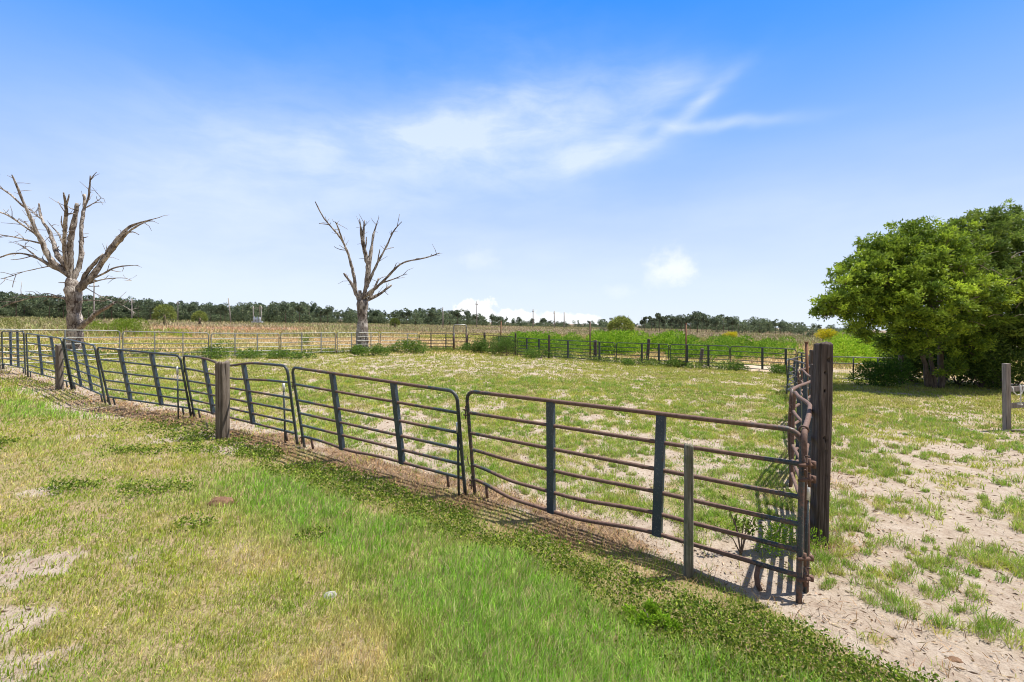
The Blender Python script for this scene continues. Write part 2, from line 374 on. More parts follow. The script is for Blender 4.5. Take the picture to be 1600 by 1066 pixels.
# ground
M_GROUND, t, p, o = mat('ground_soil')
def A(n): return t.add('ShaderNodeAttribute', attribute_name=n).outputs['Fac']
pos = t.add('ShaderNodeNewGeometry').outputs['Position']
f1 = t.noise(pos, 5.5, 6, .68); f2 = t.noise(pos, 34, 5, .7); f3 = t.noise(pos, 1.1, 5, .6); f4 = t.noise(pos, 140, 3, .6)
sand = t.ramp(f1, [(.25, (.27,.20,.15)), (.45, (.37,.30,.235)), (.7, (.46,.39,.32))])
sand = t.mix(t.math('MULTIPLY', t.smooth(f2, .50, .68), .5), sand, (.22,.155,.105))
sand = t.mix(t.math('MULTIPLY', t.smooth(f4, .55, .72), .45), sand, (.66,.57,.48))
litter = t.ramp(f2, [(.3, (.13,.095,.05)), (.5, (.32,.245,.14)), (.72, (.47,.37,.24))])
litter = t.mix(t.math('MULTIPLY', t.smooth(f1, .42, .6), .55), litter, (.24,.23,.085))
strawc = t.ramp(f2, [(.3, (.06,.035,.02)), (.55, (.21,.13,.07)), (.75, (.42,.29,.16))])
gv = t.math('ADD', A('grass'), t.math('ADD', t.math('MULTIPLY', t.math('SUBTRACT', f1, .5), 1.0), t.math('MULTIPLY', t.math('SUBTRACT', f2, .5), .9)))
c = t.mix(t.smooth(gv, .30, .75), sand, litter)
c = t.mix(t.math('MULTIPLY', t.smooth(t.math('ADD', A('straw'), t.math('MULTIPLY', t.math('SUBTRACT', f1, .5), 1.2)), .35, .8), .75), c, strawc)
fl = t.noise(t.mapping(pos, scale=(.5,1,1)), .11, 4, .6); fl2 = t.noise(t.mapping(pos, scale=(.35,1,1)), .35, 4, .6)
farc = t.ramp(t.math('ADD', t.math('MULTIPLY', fl, .6), t.math('MULTIPLY', fl2, .4)), [(.38, (.27,.29,.07)), (.46, (.42,.35,.16)), (.54, (.52,.36,.22)), (.62, (.50,.38,.2)), (.7,(.30,.31,.08))])
farc = t.mix(t.math('MULTIPLY', t.smooth(f1, .4, .7), .4), farc, (.33,.24,.13))
farc = t.mix(A('brush'), farc, t.ramp(f3, [(.3, (.17,.125,.09)), (.7, (.30,.235,.17))]))
c = t.mix(A('far'), c, farc)
t.put(p.inputs['Base Color'], c); p.inputs['Roughness'].default_value = .95; p.inputs['Specular IOR Level'].default_value = .08
bump(t, p, t.math('ADD', f1, t.math('MULTIPLY', f2, .5)), 1, .05)

# ------------------------------------------------------------------ ground sheet
rad = np.concatenate([[0.0], np.geomspace(1.2, 2600, 520)])
ang = np.concatenate([np.linspace(-R(62), R(62), 620), np.linspace(R(62), R(298), 50)[1:-1]])
RR, AA = np.meshgrid(rad, ang, indexing='ij')
GX, GY = RR*np.sin(AA), RR*np.cos(AA)
z = zones(GX.ravel(), GY.ravel())
fine = (fbm(GX.ravel(), GY.ravel(), 3.0, 3, 60)-.5)*.035*(1-ss(z['r'], 10, 25))
GZ = gz(GX.ravel(), GY.ravel())+fine+z['grass']*.012*(1-ss(z['r'], 10, 25))
nr, na = len(rad), len(ang)
i, j = np.meshgrid(np.arange(nr-1), np.arange(na), indexing='ij'); j2 = (j+1) % na
fc = np.stack([i*na+j, (i+1)*na+j, (i+1)*na+j2, i*na+j2], -1).reshape(-1, 4)
fc = fc[:, ::-1]
brushm = ss(z['r']+ (z['nl']-.5)*40, 70, 100)
g = mesh_np('ground', np.stack([GX.ravel(), GY.ravel(), GZ], -1), fc, M_GROUND, smooth=True,
            attrs=dict(grass=z['soil'], straw=z['straw'], far=z['far'], brush=brushm))
g['kind'] = 'structure'

# ------------------------------------------------------------------ blades and leaves
def blades(x, y, h, wd, lean, col, zoff=0, yaw=None, wind=0):
    n = len(x); z0 = gz(x, y)+zoff; yaw = rng.uniform(0, 2*np.pi, n) if yaw is None else yaw
    dx, dy = np.cos(yaw), np.sin(yaw); la = rng.uniform(0, 2*np.pi, n) if not wind else rng.normal(.5, 1.35, n); lx, ly = np.cos(la)*lean*h, np.sin(la)*lean*h
    hz = h*np.sqrt(np.clip(1-lean**2*.8, .05, 1)); V = np.zeros((n, 5, 3), np.float32)
    wx, wy = dx*wd/2, dy*wd/2
    V[:,0] = np.stack([x-wx, y-wy, z0], -1); V[:,1] = np.stack([x+wx, y+wy, z0], -1)
    V[:,2] = np.stack([x+wx*.8+lx*.35, y+wy*.8+ly*.35, z0+hz*.62], -1); V[:,3] = np.stack([x-wx*.8+lx*.35, y-wy*.8+ly*.35, z0+hz*.62], -1)
    V[:,4] = np.stack([x+lx, y+ly, z0+hz], -1)
    b = np.arange(n)[:, None]*5
    Fc = np.concatenate([b+[0,1,2], b+[0,2,3], b+[3,2,4]], 0)
    return V.reshape(-1,3), Fc, np.repeat(col, 5, 0)
def leaves(c, d, ln, wd, col, fold=.25):
    """diamond leaves: c base points (N,3), d direction (N,3)"""
    n = len(c); d = d/np.linalg.norm(d, axis=1, keepdims=True); r = rng.normal(size=(n,3))
    r[:,2] *= .45
    s = np.cross(d, r); s /= np.linalg.norm(s, axis=1, keepdims=True)+1e-9; nn = np.cross(s, d)
    ln = np.asarray(ln)[:,None]*np.ones((n,1)); wd = np.asarray(wd)[:,None]*np.ones((n,1))
    V = np.stack([c, c+d*ln*.45+s*wd/2+nn*ln*fold*.3, c+d*ln-nn*ln*fold*.2, c+d*ln*.45-s*wd/2+nn*ln*fold*.3], 1)
    return V.reshape(-1,3), np.arange(n*4).reshape(-1,4), np.repeat(col, 4, 0)
def scatter(N, r0, r1, power, a0=-53, a1=53):
    """points with density ~ r**-power"""
    e = 2-power; u = rng.random(N)
    r = (r0**e+u*(r1**e-r0**e))**(1/e) if abs(e) > 1e-6 else r0*(r1/r0)**u
    a = rng.uniform(R(a0), R(a1), N)
    return r*np.sin(a), r*np.cos(a), r
def mixc(a, b, t): t = np.asarray(t)[:,None]; return np.array(a)*(1-t)+np.array(b)*t
def jit(c, amt=.2):
    n = len(c); return c*(1+rng.uniform(-amt, amt, (n,1)))*(1+rng.uniform(-amt*.3, amt*.3, (n,3)))
def stuff(name, parts, m):
    off = 0; V=[]; Fc=[]; C=[]
    for v, f, c in parts: V.append(v); Fc.append(f+off); C.append(c); off += len(v)
    o = mesh_np(name, np.concatenate(V), np.concatenate(Fc), m, np.concatenate(C)); o['kind'] = 'stuff'; return o
GRN = (.24,.40,.035); OLV = (.46,.48,.07); STR = (.76,.60,.30); LUSH = (.22,.50,.03); TAN = (.60,.42,.22); DKG = (.14,.23,.03)

# lawn on the camera's side of the fence
def lush_(x, y, z): return z['lush']*(1-ss(fbm(x, y, 7, 2, 73), .4, .6)*.5)
x, y, r = scatter(820000, 2.6, 34, 1.75); z = zones(x, y)
k = (z['front'] > rng.random(len(x))) & (z['grass']*.95+.03+.05*z['lush'] > rng.random(len(x))*1.0) & (rng.random(len(x)) > .28*lush_(x,y,z)) & (z['weeds']*.6 < rng.random(len(x))) & (z['straw']*.85 < rng.random(len(x)))
x, y, r = x[k], y[k], r[k]; z = {a: b[k] for a, b in z.items()}
dist = (r/4)**.8; lu = z['lush']
dr = np.clip(z['dry']*.55+rng.normal(0, .3, len(x))+.12+.5*(fbm(x,y,5,2,71)-.5)*2, 0, 1)
col = mixc(GRN, OLV, np.clip(z['n']*1.6-.3+rng.normal(0,.2,len(x)),0,1)); col = col*(1-(dr*.85)[:,None])+np.array(STR)*(dr*.85)[:,None]
lcn = fbm(x, y, 6, 2, 72); lc = mixc(LUSH, (.46,.58,.15), np.clip(rng.beta(1,1.8,len(x))+(lcn-.5)*.8,0,1)); sd2 = (rng.random(len(x)) < .16+.3*(1-lcn))[:,None]; lc = np.where(sd2, np.array((.50,.46,.22)), lc); lt = np.clip(lu*1.1, 0, 1)[:,None]; col = col*(1-lt)+lc*lt
h = (.045+.03*rng.random(len(x)))*(.8+.5*z['n'])+lu*(.03+.09*rng.random(len(x))*(.3+1.3*fbm(x,y,2.5,2,74))); h *= 1+.35*np.clip((r-8)/20,0,1)
stuff('lawn_grass', [blades(x, y, h, .0055*dist*(1+.2*lu), np.clip(rng.normal(.5,.28,len(x)),.05,.98), jit(col,.3), -.008, None, .35)], M_GRASS)['label'] = 'mown patchy lawn with green and dry blades'

# straw lying under the fences
x, y, r = scatter(260000, 2.8, 28, 1.5); z = zones(x, y)
k = z['straw']*.9 > rng.random(len(x)); x, y, r = x[k], y[k], r[k]; n_ = len(x)
col = jit(mixc(TAN, (.30,.16,.07), rng.random(n_)**1.3), .25); col = np.where((rng.random(n_)<.2)[:,None], np.array((.12,.075,.045)), col)
stuff('dry_straw', [blades(x, y, rng.uniform(.05,.13,n_), .005*(r/4)**.8, np.where(rng.random(n_)<.75, rng.uniform(.93, 1.08, n_), rng.uniform(.5,.95,n_)), col, .004)], M_DRY)
# leafy weeds in the strip before the fence
x, y, r = scatter(560000, 2.7, 20, 1.6); z = zones(x, y)
k = (z['weeds']*.9 > rng.random(len(x))); x, y, r = x[k], y[k], r[k]; n_ = len(x)
el_ = rng.uniform(.1, 1.0, n_); a_ = rng.uniform(0, 6.283, n_)
d = np.stack([np.cos(a_)*np.cos(el_), np.sin(a_)*np.cos(el_), np.sin(el_)], -1)
hh = rng.random(n_)*.10*(.4+fbm(x, y, 4, 2, 77))
col = jit(mixc((.08,.15,.02), (.34,.42,.06), rng.random(n_)**1.5), .25)
stuff('leafy_weeds', [leaves(np.stack([x, y, gz(x,y)+hh], -1), d, rng.uniform(.018,.036,n_)*(r/4)**.5, rng.uniform(.012,.022,n_)*(r/4)**.5, col)], M_WEED)
# corral and yard: tufts and low creeping plants
def tufts(N, zone, r0, r1, pw, name, a0=-53, a1=53):
    x, y, r = scatter(N, r0, r1, pw, a0, a1); z = zones(x, y)
    k = (z[zone] > .5) & (z['grass']*1.02+.012 > rng.random(N)) & (z['far'] < rng.random(N)); x, y, r = x[k], y[k], r[k]; z = {a: b[k] for a, b in z.items()}
    m = 7; n_ = len(x)
    sp = (.035*(r/6)**.55)[:,None]; xx = (x[:,None]+rng.normal(0,1,(n_,m))*sp).ravel(); yy = (y[:,None]+rng.normal(0,1,(n_,m))*sp).ravel()
    rr = np.repeat(r, m); N2 = len(xx); t = np.repeat(np.clip(fbm(x, y, .8, 3, 31)*2.2-.6+rng.normal(0,.2,n_),0,1), m)
    sh = np.repeat(fbm(x, y, 1.7, 3, 33), m)
    col = mixc((.22,.37,.05), (.52,.54,.10), t); q = np.clip(ss(sh,.5,.75)*.8,0,1)[:,None]; col = col*(1-q)+np.array((.48,.40,.2))*q
    f = np.clip((rr-9)/12, 0, 1)[:,None]*.55; col = col*(1-f)+np.array((.40,.40,.10))*f
    return stuff(name, [blades(xx, yy, rng.uniform(.03,.085,N2)*(1+.4*t)*(rr/8)**.25, .006*(rr/5)**.85, rng.uniform(.3,.98,N2), jit(col,.25), .0)], M_GRASS)
def true_tufts(N, zone, r0, r1, a0, a1, thr, seed):
    x, y, r = scatter(N, r0, r1, 1.1, a0, a1); z = zones(x, y)
    k = (z[zone] > .5) & (ss(fbm(x, y, 1.3, 3, seed), thr, thr+.16) > rng.random(N)) & (z['d1'] < -.35)
    x, y, r = x[k], y[k], r[k]; m = 46; n_ = len(x); R0 = rng.uniform(.03, .11, n_)*(r/6)**.2
    aa = rng.uniform(0, 2*np.pi, (n_, m)); q = np.sqrt(rng.random((n_, m)))*R0[:,None]; xx = (x[:,None]+np.cos(aa)*q).ravel(); yy = (y[:,None]+np.sin(aa)*q*.8).ravel()
    N2 = n_*m; t = np.repeat(np.clip(rng.beta(1.3,2.4,n_),0,1), m); c = mixc((.22,.40,.05), (.54,.56,.13), t); dd = (rng.random(N2) < .18)[:,None]; c = np.where(dd, np.array((.55,.45,.26)), c)
    hh = np.repeat(R0, m)*rng.uniform(.5,1.35,N2)+.02
    return blades(xx, yy, hh, .0055*(np.repeat(r,m)/5)**.7, rng.uniform(.2,1.0,N2), jit(c,.25))
o_ = stuff('grass_tufts', [true_tufts(2700, 'right', 3.3, 17, 26, 56, .42, 81), true_tufts(7500, 'cor', 5, 20, -53, 38, .40, 82)], M_GRASS)
tufts(80000, 'cor', 4.0, 34, 1.45, 'corral_grass')
tufts(20000, 'right', 3.2, 30, 1.3, 'yard_grass', 25, 56)

# twigs, dead leaves and crumbs lying on the sand
x, y, r = scatter(60000, 3, 24, 1.6); z = zones(x, y)
k = ((1-z['soil'])*.8+.1 > rng.random(len(x))) & (rng.random(len(x)) < .45); x, y, r = x[k], y[k], r[k]; n_ = len(x)
d = np.stack([rng.normal(size=n_), rng.normal(size=n_), rng.normal(0,.12,n_)], -1); big = rng.random(n_)**3
stuff('ground_litter', [leaves(np.stack([x, y, gz(x,y)+.014], -1), d, (.02+.06*big)*(r/4)**.4, (.006+.012*rng.random(n_))*(r/4)**.5, jit(mixc((.16,.10,.06), (.62,.50,.33), rng.random(n_)), .3))], M_DRY)

# ------------------------------------------------------------------ field and brush beyond
x, y, r = scatter(120000, 31, 95, 1.3, -56, 56); k = zones(x, y)['far'] > .5; x, y, r = x[k], y[k], r[k]; fl = fbm(x, y, .06, 3, 12)
n_ = len(x); t = np.clip(ss(fl, .4, .6)+rng.normal(0,.25,n_), 0, 1); col = jit(mixc((.30,.33,.07), (.56,.41,.23), t), .25)
keep = (np.hypot(x*.5, y-0) > 0); stuff('field_grass', [blades(x, y, rng.uniform(.10,.32,n_), .05*(r/40)**.8, rng.uniform(.3,.95,n_), col)], M_GRASS)
x, y, r = scatter(150000, 62, 420, 1.45, -57, 57)
cl = fbm(x, y, .05, 3, 14); cl2 = fbm(x, y, .4, 2, 15)
k = (ss(r+(cl-.5)*60, 66, 90)*(.25+cl2) > rng.random(len(x))*.8); x, y, r, cl = x[k], y[k], r[k], cl[k]; n_ = len(x)
azd = np.degrees(np.arctan2(x, y)); tall = 1+.35*ss(-azd, 28, 44)-.25*ss(azd, -8, 2)
t = np.clip(rng.random(n_)*.6+ss(fbm(x*.6,y,.06,3,91),.4,.6)*.5,0,1); col = mixc((.27,.25,.13), (.50,.39,.26), t); gq = np.clip((ss(cl, .45, .6)*.7+.25)*1.2*(rng.random(n_)), 0, .9)[:,None]
col = col*(1-gq)+np.array((.26,.30,.10))*gq
pxx = 800+F*x/y; og = (ss(pxx, 215, 260)*(1-ss(pxx, 440, 520))*ss(r, 70, 80)*(1-ss(r, 105, 130))*.9)[:,None]; col = col*(1-og)+np.array((.62,.37,.22))*og
stuff('dry_brush', [blades(x, y, rng.uniform(.25,.95,n_)*tall*(.35+cl*1.3*(.6+.8*fbm(x,y,.25,2,92)))*(1-.55*og[:,0]), .10*(r/80)**.7, rng.uniform(.2,.9,n_), jit(col,.3))], M_DRY)

def leaf_blob(cs, rs, n, ln, wd, c1, c2, flat=.8, shell=.75, upb=.35):
    """leaves through lumpy ellipsoids cs with radii rs; returns arrays"""
    cs = np.asarray(cs, float); rs = np.asarray(rs, float); wgt = rs**2; wgt /= wgt.sum()
    i = rng.choice(len(cs), n, p=wgt); d = rng.normal(size=(n,3)); d /= np.linalg.norm(d, axis=1, keepdims=True)
    q = rs[i]*(shell+(1.08-shell)*rng.random(n)); P = cs[i]+d*q[:,None]*np.array([1,1,flat])
    dd = d+rng.normal(0,.6,(n,3)); dd[:,2] += upb
    tt = rng.random(n)**1.4
    return leaves(P, dd, ln*rng.uniform(.7,1.3,n), wd*rng.uniform(.7,1.3,n), jit(mixc(c1, c2, tt), .2))
# bright green weed bank behind the far fence, and lower green growth
parts = []
def bank(px0, px1, Y0, Y1, num, hmin, hmax, c1, c2, rr=(.5,1.1), dens=520, seedp=0):
    cs=[]; rs=[]
    for q in range(num):
        px = random.uniform(px0, px1); Y = random.uniform(Y0, Y1); X = (px-800)/F*Y; r_ = random.uniform(*rr); hh = random.uniform(hmin, hmax)
        cs.append((X, Y, float(gz(X,Y))+hh-r_*.8)); rs.append(r_)
    return leaf_blob(cs, rs, num*dens, .17, .07, c1, c2, .85, .8)
parts.append(bank(800, 905, 38, 47, 36, .6, 1.6, (.11,.26,.02), (.36,.52,.05)))
parts.append(bank(925, 1060, 34, 44, 44, .7, 1.9, (.11,.27,.02), (.42,.58,.05)))
parts.append(bank(1050, 1235, 33, 43, 54, .5, 1.65, (.09,.23,.02), (.34,.48,.05)))
parts.append(bank(1300, 1450, 29, 42, 42, .6, 2.0, (.22,.40,.02), (.45,.60,.06)))
parts.append(bank(880, 960, 35, 42, 16, .4, 1.2, (.11,.24,.03), (.32,.44,.06)))
parts.append(bank(1290, 1420, 42, 60, 26, .9, 2.2, (.2,.33,.04), (.38,.48,.08)))
parts.append(bank(900, 1250, 45, 62, 30, .4, 1.3, (.2,.28,.06), (.36,.38,.12)))
stuff('green_weed_bank', parts, M_WEED)
parts = [bank(135, 220, 52, 66, 26, .9, 2.0, (.12,.20,.02), (.24,.32,.04), dens=300), bank(210, 300, 50, 60, 18, .3, .9, (.20,.30,.02), (.34,.40,.05), dens=260),
         bank(0, 110, 55, 75, 18, .8, 1.8, (.17,.20,.05), (.30,.30,.10), dens=260)]
stuff('green_field_weeds', parts, M_WEED)
# low weeds along the far fence line
cs=[]; rs=[]
for q in range(300):
    u = random.random(); X = -26+u*38; 
    Y = np.interp(X, [-26,-14.5,-12,-9.3,-4.4,-2,2.4,5.6,8.4,15], [24,28.5,31,33.5,36.5,37,32.5,28.4,26.3,23.6])+random.gauss(.5,.5)
    cs.append((X, Y, float(gz(X,Y))+random.uniform(-.1,.12))); rs.append(random.uniform(.15,.5))
stuff('fence_line_weeds', [leaf_blob(cs, rs, 26000, .12, .05, (.12,.20,.04), (.30,.36,.09))], M_WEED)

# ------------------------------------------------------------------ corral panels
VF = [1.0, .795, .60, .44, .29, .15]
def panel(L, Rr, hL, hR, leanL=(0,0), leanR=(0,0), rust=.5, label='', group=None, stays=(.33,.67), stay_w=.09, tr=.0235,
          bend=None, dip=None, mid=None, m_pipe=None, m_stay=None, name='corral_panel', feet=(.07,.92), sides=10, seg=22, rust_end=.35, linkL=True, rails=VF, toprail_u=(0,1)):
    """one panel: frame, rails, upright stays, feet; L and Rr are the ground points under its ends"""
    L = Vector(L); Rr = Vector(Rr); o = thing(name, label, 'corral panel', L, group)
    m_pipe = m_pipe or M_PIPE; m_stay = m_stay or M_STAY
    Ln = (Rr-L).length
    def P(u, v):
        p = L.lerp(Rr, u)
        if mid: k = 1-abs(2*u-1); p = p+Vector((mid[0], mid[1], 0))*k
        h = hL+(hR-hL)*u; le = Vector((leanL[0]+(leanR[0]-leanL[0])*u, leanL[1]+(leanR[1]-leanL[1])*u, 0))
        q = p+Vector((0,0,h*v))+le*v-L
        if bend: q += Vector(bend(u, v))
        if dip: q.z += dip(u, v)*h
        return q
    rs = random.Random(hash(label) & 0xffff)
    def ra(u): return rust-rust_end*(1-ss(min(u, 1-u), .03, .22))+rs.uniform(-.08,.08)
    ru, rv = .13/Ln, .13/hL
    path = [(0, v) for v in np.linspace(0, 1-rv, 9)]+[(ru*(1-math.cos(a)), 1-rv+rv*math.sin(a)) for a in np.linspace(.25, 1.45, 5)]
    path += [(u, 1) for u in np.linspace(ru, 1-ru, seg)]
    path += [(1-ru*(1-math.cos(a)), 1-rv+rv*math.sin(a)) for a in np.linspace(1.45, .25, 5)]+[(1, v) for v in np.linspace(1-rv, 0, 9)]
    m = MB(); m.tube([P(*q) for q in path], tr*1.06, sides, [float(ra(q[0])) for q in path]); m.build('frame', m_pipe, o)
    for v in rails[1:]:
        us = np.linspace(tr*.5/Ln, 1-tr*.5/Ln, seg); m = MB()
        m.tube([P(u, v) for u in us], tr*.93, sides, [float(ra(u)) for u in us], caps=False); m.build('rail', m_pipe, o)
    d = (Rr-L).normalized()
    for s in stays:
        top, bot = P(s, 1.0)-Vector((0,0,tr*.6)), P(s, rails[-1])-Vector((0,0,tr*.9))
        m = MB(); K = 8; n_ = Vector((-d.y, d.x, 0)); ctr = [P(s, rails[-1]+(1-rails[-1])*k/K) for k in range(K+1)]; ctr[0] = bot; ctr[-1] = top
        for k in range(K):
            a, b = ctr[k], ctr[k+1]; x_ = d*stay_w/2; y_ = n_*(tr*1.25)
            m.hexa([a-x_-y_, a+x_-y_, a+x_+y_, a-x_+y_, b-x_-y_, b+x_-y_, b+x_+y_, b-x_+y_], rust*.25)
        m.build('stay', m_stay, o, smooth=False)
    for s in feet:
        m = MB(); a = P(s, rails[-1]); b = P(s, .02); m.tube([a, a.lerp(b, .5), b], tr*.85, sides, rust); m.build('foot', m_pipe, o)
    if linkL:
        for v in (.80, .115):
            c = P(0, v); m = MB(); e = c-d*.085
            m.tube([c+Vector((0,0,.02)), e+Vector((0,0,.02))], .011, 6, .7); m.tube([c-Vector((0,0,.05)), e-Vector((0,0,.05))], .011, 6, .7)
            m.tube([c-d*.05+Vector((0,0,.07)), c-d*.05-Vector((0,0,.1))], .009, 6, .6); m.tube([c-d*.05+Vector((0,0,.075)), c-d*.05+Vector((.03,-.02,.075))], .008, 6, .6)
            m.build('hinge_pin', M_DARKPIPE, o)
    return o, P
def px_panel(bL, tL, bR, tR, **kw):
    """panel from where its four corners stand: base points on the ground, heads leaning towards the road"""
    L, Rr = atg(*bL), atg(*bR); n = Vector((Rr.y-L.y, -(Rr.x-L.x), 0)).normalized()
    if n.y > 0: n = -n
    def solve(b, bp, tp):
        best = None
        for dlt in np.linspace(-.3, .7, 101):
            q = b+n*dlt; x_ = 800+F*q.x/q.y
            e = abs(x_-tp[0])
            if best is None or e < best[0]: best = (e, dlt)
        dlt = best[1]; q = b+n*dlt; zt = H-(tp[1]-504)*q.y/F
        return zt-b.z, (n.x*dlt, n.y*dlt)
    hL, lL = solve(L, bL, tL); hR, lR = solve(Rr, bR, tR)
    return panel(L, Rr, hL, hR, lL, lR, **kw)
GF = 'panels of the front corral fence'
def dip1(u, v):
    if v > .5: return 0
    k = ss(u, .0, .2)*(1-ss(u, .38, .68)); return -float(k)*(.075 if v < .22 else .055 if v < .35 else .02)
px_panel((742,772), (729,611), (1248,942), (1257,673), rust=.95, dip=dip1, label='nearest rusty corral panel with dipped lower rails at its left end', group=GF, seg=34, sides=14, stay_w=.095, feet=(.06,), rust_end=.5)
def dip2(u, v): return -.025*math.exp(-((u-.35)/.12)**2) if v < .2 else 0
px_panel((476,701), (456,574), (727,771), (713,612), rust=.60, dip=dip2, label='blue grey corral panel with rust on its middle rails, next to the nearest rusty one', group=GF, seg=28, sides=12, stays=(.30,.68))
def dip3(u, v): return (-.075*math.exp(-((u-.48)/.16)**2) if v > .9 else -.05*math.exp(-((u-.5)/.25)**2) if v > .7 else 0)
px_panel((304,652), (286,556), (465,697), (448,572), rust=.50, dip=dip3, label='corral panel with a sagging top rail behind the thick wooden post', group=GF, stays=(.24,.64))
px_panel((172,633), (151,543), (299,652), (281,556), rust=.25, label='leaning dark corral panel with a thin stake at its right end', group=GF, stays=(.30,.68))
px_panel((115,609), (99,529), (165,632), (148,540), rust=.2, label='leaning dark corral panel just right of the small weathered post', group=GF, stays=(.32,.66), seg=16)
px_panel((44,590), (41,521), (112,609), (96,529), rust=.2, label='dark corral panel partly behind the small weathered post', group=GF, stays=(.38,.74), seg=16)
px_panel((4,577), (3,518), (40,586), (37,518), rust=.2, label='dark corral panel second from the left edge of the front fence', group=GF, stays=(.4,.72), seg=14)
px_panel((-62,556), (-62,510), (0,576), (-1,517), rust=.2, label='dark corral panel cut off by the left edge of the photo', group=GF, stays=(.33,.67), seg=14)
# curved skid leg at the near corner
def stake(bp, tp, label, cap=True, r_=.017, mat_=None):
    b = atg(*bp); q = b+Vector((0,-.0,0)); X = (tp[0]-800)/F*b.y; zt = H-(tp[1]-504)*b.y/F
    o = thing('metal_stake', label, 'metal stake', b, 'thin steel stakes of the front fence')
    top = Vector((X-b.x, 0, zt-b.z)); m = MB(); s_ = top*(.86 if cap else 1)
    m.tube([(0,0,-.1), s_*.5, s_], r_, 10, .2); m.build('rod', mat_ or M_DARKPIPE, o)
    if cap: m = MB(); m.tube([s_, top], r_*1.35, 10, .3); m.build('sleeve', M_SILVER, o)
    return o
stake((717,774), (715,660), 'thin dark stake with a silver sleeve where the two nearest front panels meet')
stake((446,693), (443,598), 'thin dark stake with a silver sleeve right of the thick wooden post')
stake((279,656), (277,573), 'thin dark stake at the right end of the leaning dark panel')
stake((1258,925), (1262,757), 'thin steel stake with a silver sleeve beside the big dark corner post', r_=.015)
o = bpy.data.objects.new('skid_leg', None)
b = atg(1188,921); fo = thing('bent_pipe_leg', 'short bent iron pipe hanging under the nearest panel by the corner', 'pipe leg', b)
m = MB(); m.tube([(0,0,0), (-.02,.01,.05), (-.025,.02,.12), (.0,.04,.19), (.06,.05,.205)], .023, 10, .8); m.build('pipe', M_PIPE, fo)

# side fence, seen end on: panels folded to and fro
SF = 'panels of the side corral fence seen end on'
side = [(2.66,4.12), (4.18,6.85), (5.98,8.95), (7.10,11.3), (8.85,13.3), (9.9,16.4), (12.9,19.7), (14.75,23.6)]
sl_lab = ['first panel of the side fence, bending beside the tall corner post', 'second panel of the side fence folding to the right', 'third panel of the side fence folding back left',
          'fourth panel of the side fence folding right again', 'fifth panel of the side fence, small and edge on', 'sixth panel of the side fence, nearly hidden', 'last panel of the side fence at the far corner']
for k in range(7):
    a, b = side[k], side[k+1]; d = Vector((b[0]-a[0], b[1]-a[1], 0)); d.normalize()
    L, Rr = g3(a[0]+d.x*.04, a[1]+d.y*.04), g3(b[0]-d.x*.05, b[1]-d.y*.05)
    bend = None; mid = None
    if k == 0:
        mid = (.09,-.05)
        bend = lambda u, v: (.012*math.sin(u*7+v*5), 0, -.015*math.sin(u*9))
    else:
        bend = lambda u, v, k=k: (.015*math.sin(u*6+v*7+k), 0, .015*math.sin(u*5+k))
    hh = 1.47 if k == 0 else 1.46-.04*k
    panel(L, Rr, hh, hh-.03, (.0,.0), ((-.06,0) if k % 2 else (.08,0)), rust=1.0 if k < 4 else .5, rust_end=.3, label=sl_lab[k], group=SF, stays=(.3,.64), bend=bend, mid=mid, seg=22, sides=12 if k < 2 else 8, feet=(.08,))
# latch hardware on the corner
b = atg(1248,942); o = thing('gate_latch', 'rusty pinned clamps joining two panels at the near corner', 'latch', b)
for zz in (.38, .20):
    m = MB(); m.tube([(-.01,.0,zz), (.13,.02,zz)], .016, 8, .9); m.tube([(.06,.01,zz+.05), (.06,.01,zz-.06)], .013, 8, .9); m.tube([(.125,.02,zz-.02), (.125,.02,zz+.025)], .018, 8, .9); m.build('clamp', M_DARKPIPE, o)
for zz in (1.20, 1.07):
    m = MB(); m.tube([(.0,.0,zz), (.15,.03,zz)], .016, 8, .9); m.tube([(.1,.01,zz+.06), (.1,.01,zz-.06)], .013, 8, .9); m.tube([(.15,.03,zz-.03), (.15,.03,zz+.03)], .02, 8, .9); m.build('clamp', M_DARKPIPE, o)
m = MB(); pts = []; pc = Vector((2.72-2.51, 4.24-3.98, 1.455)); ax_ = Vector((.5,.78,.35)).normalized(); e1 = ax_.cross(Vector((0,0,1))).normalized(); e2 = ax_.cross(e1)
for k in range(25):
    a = k/24*2*math.pi; pts.append(pc+e1*math.cos(a)*.036+e2*math.sin(a)*.036)
m.tube(pts, .009, 8, .6); m.build('ring', M_PIPE, o)

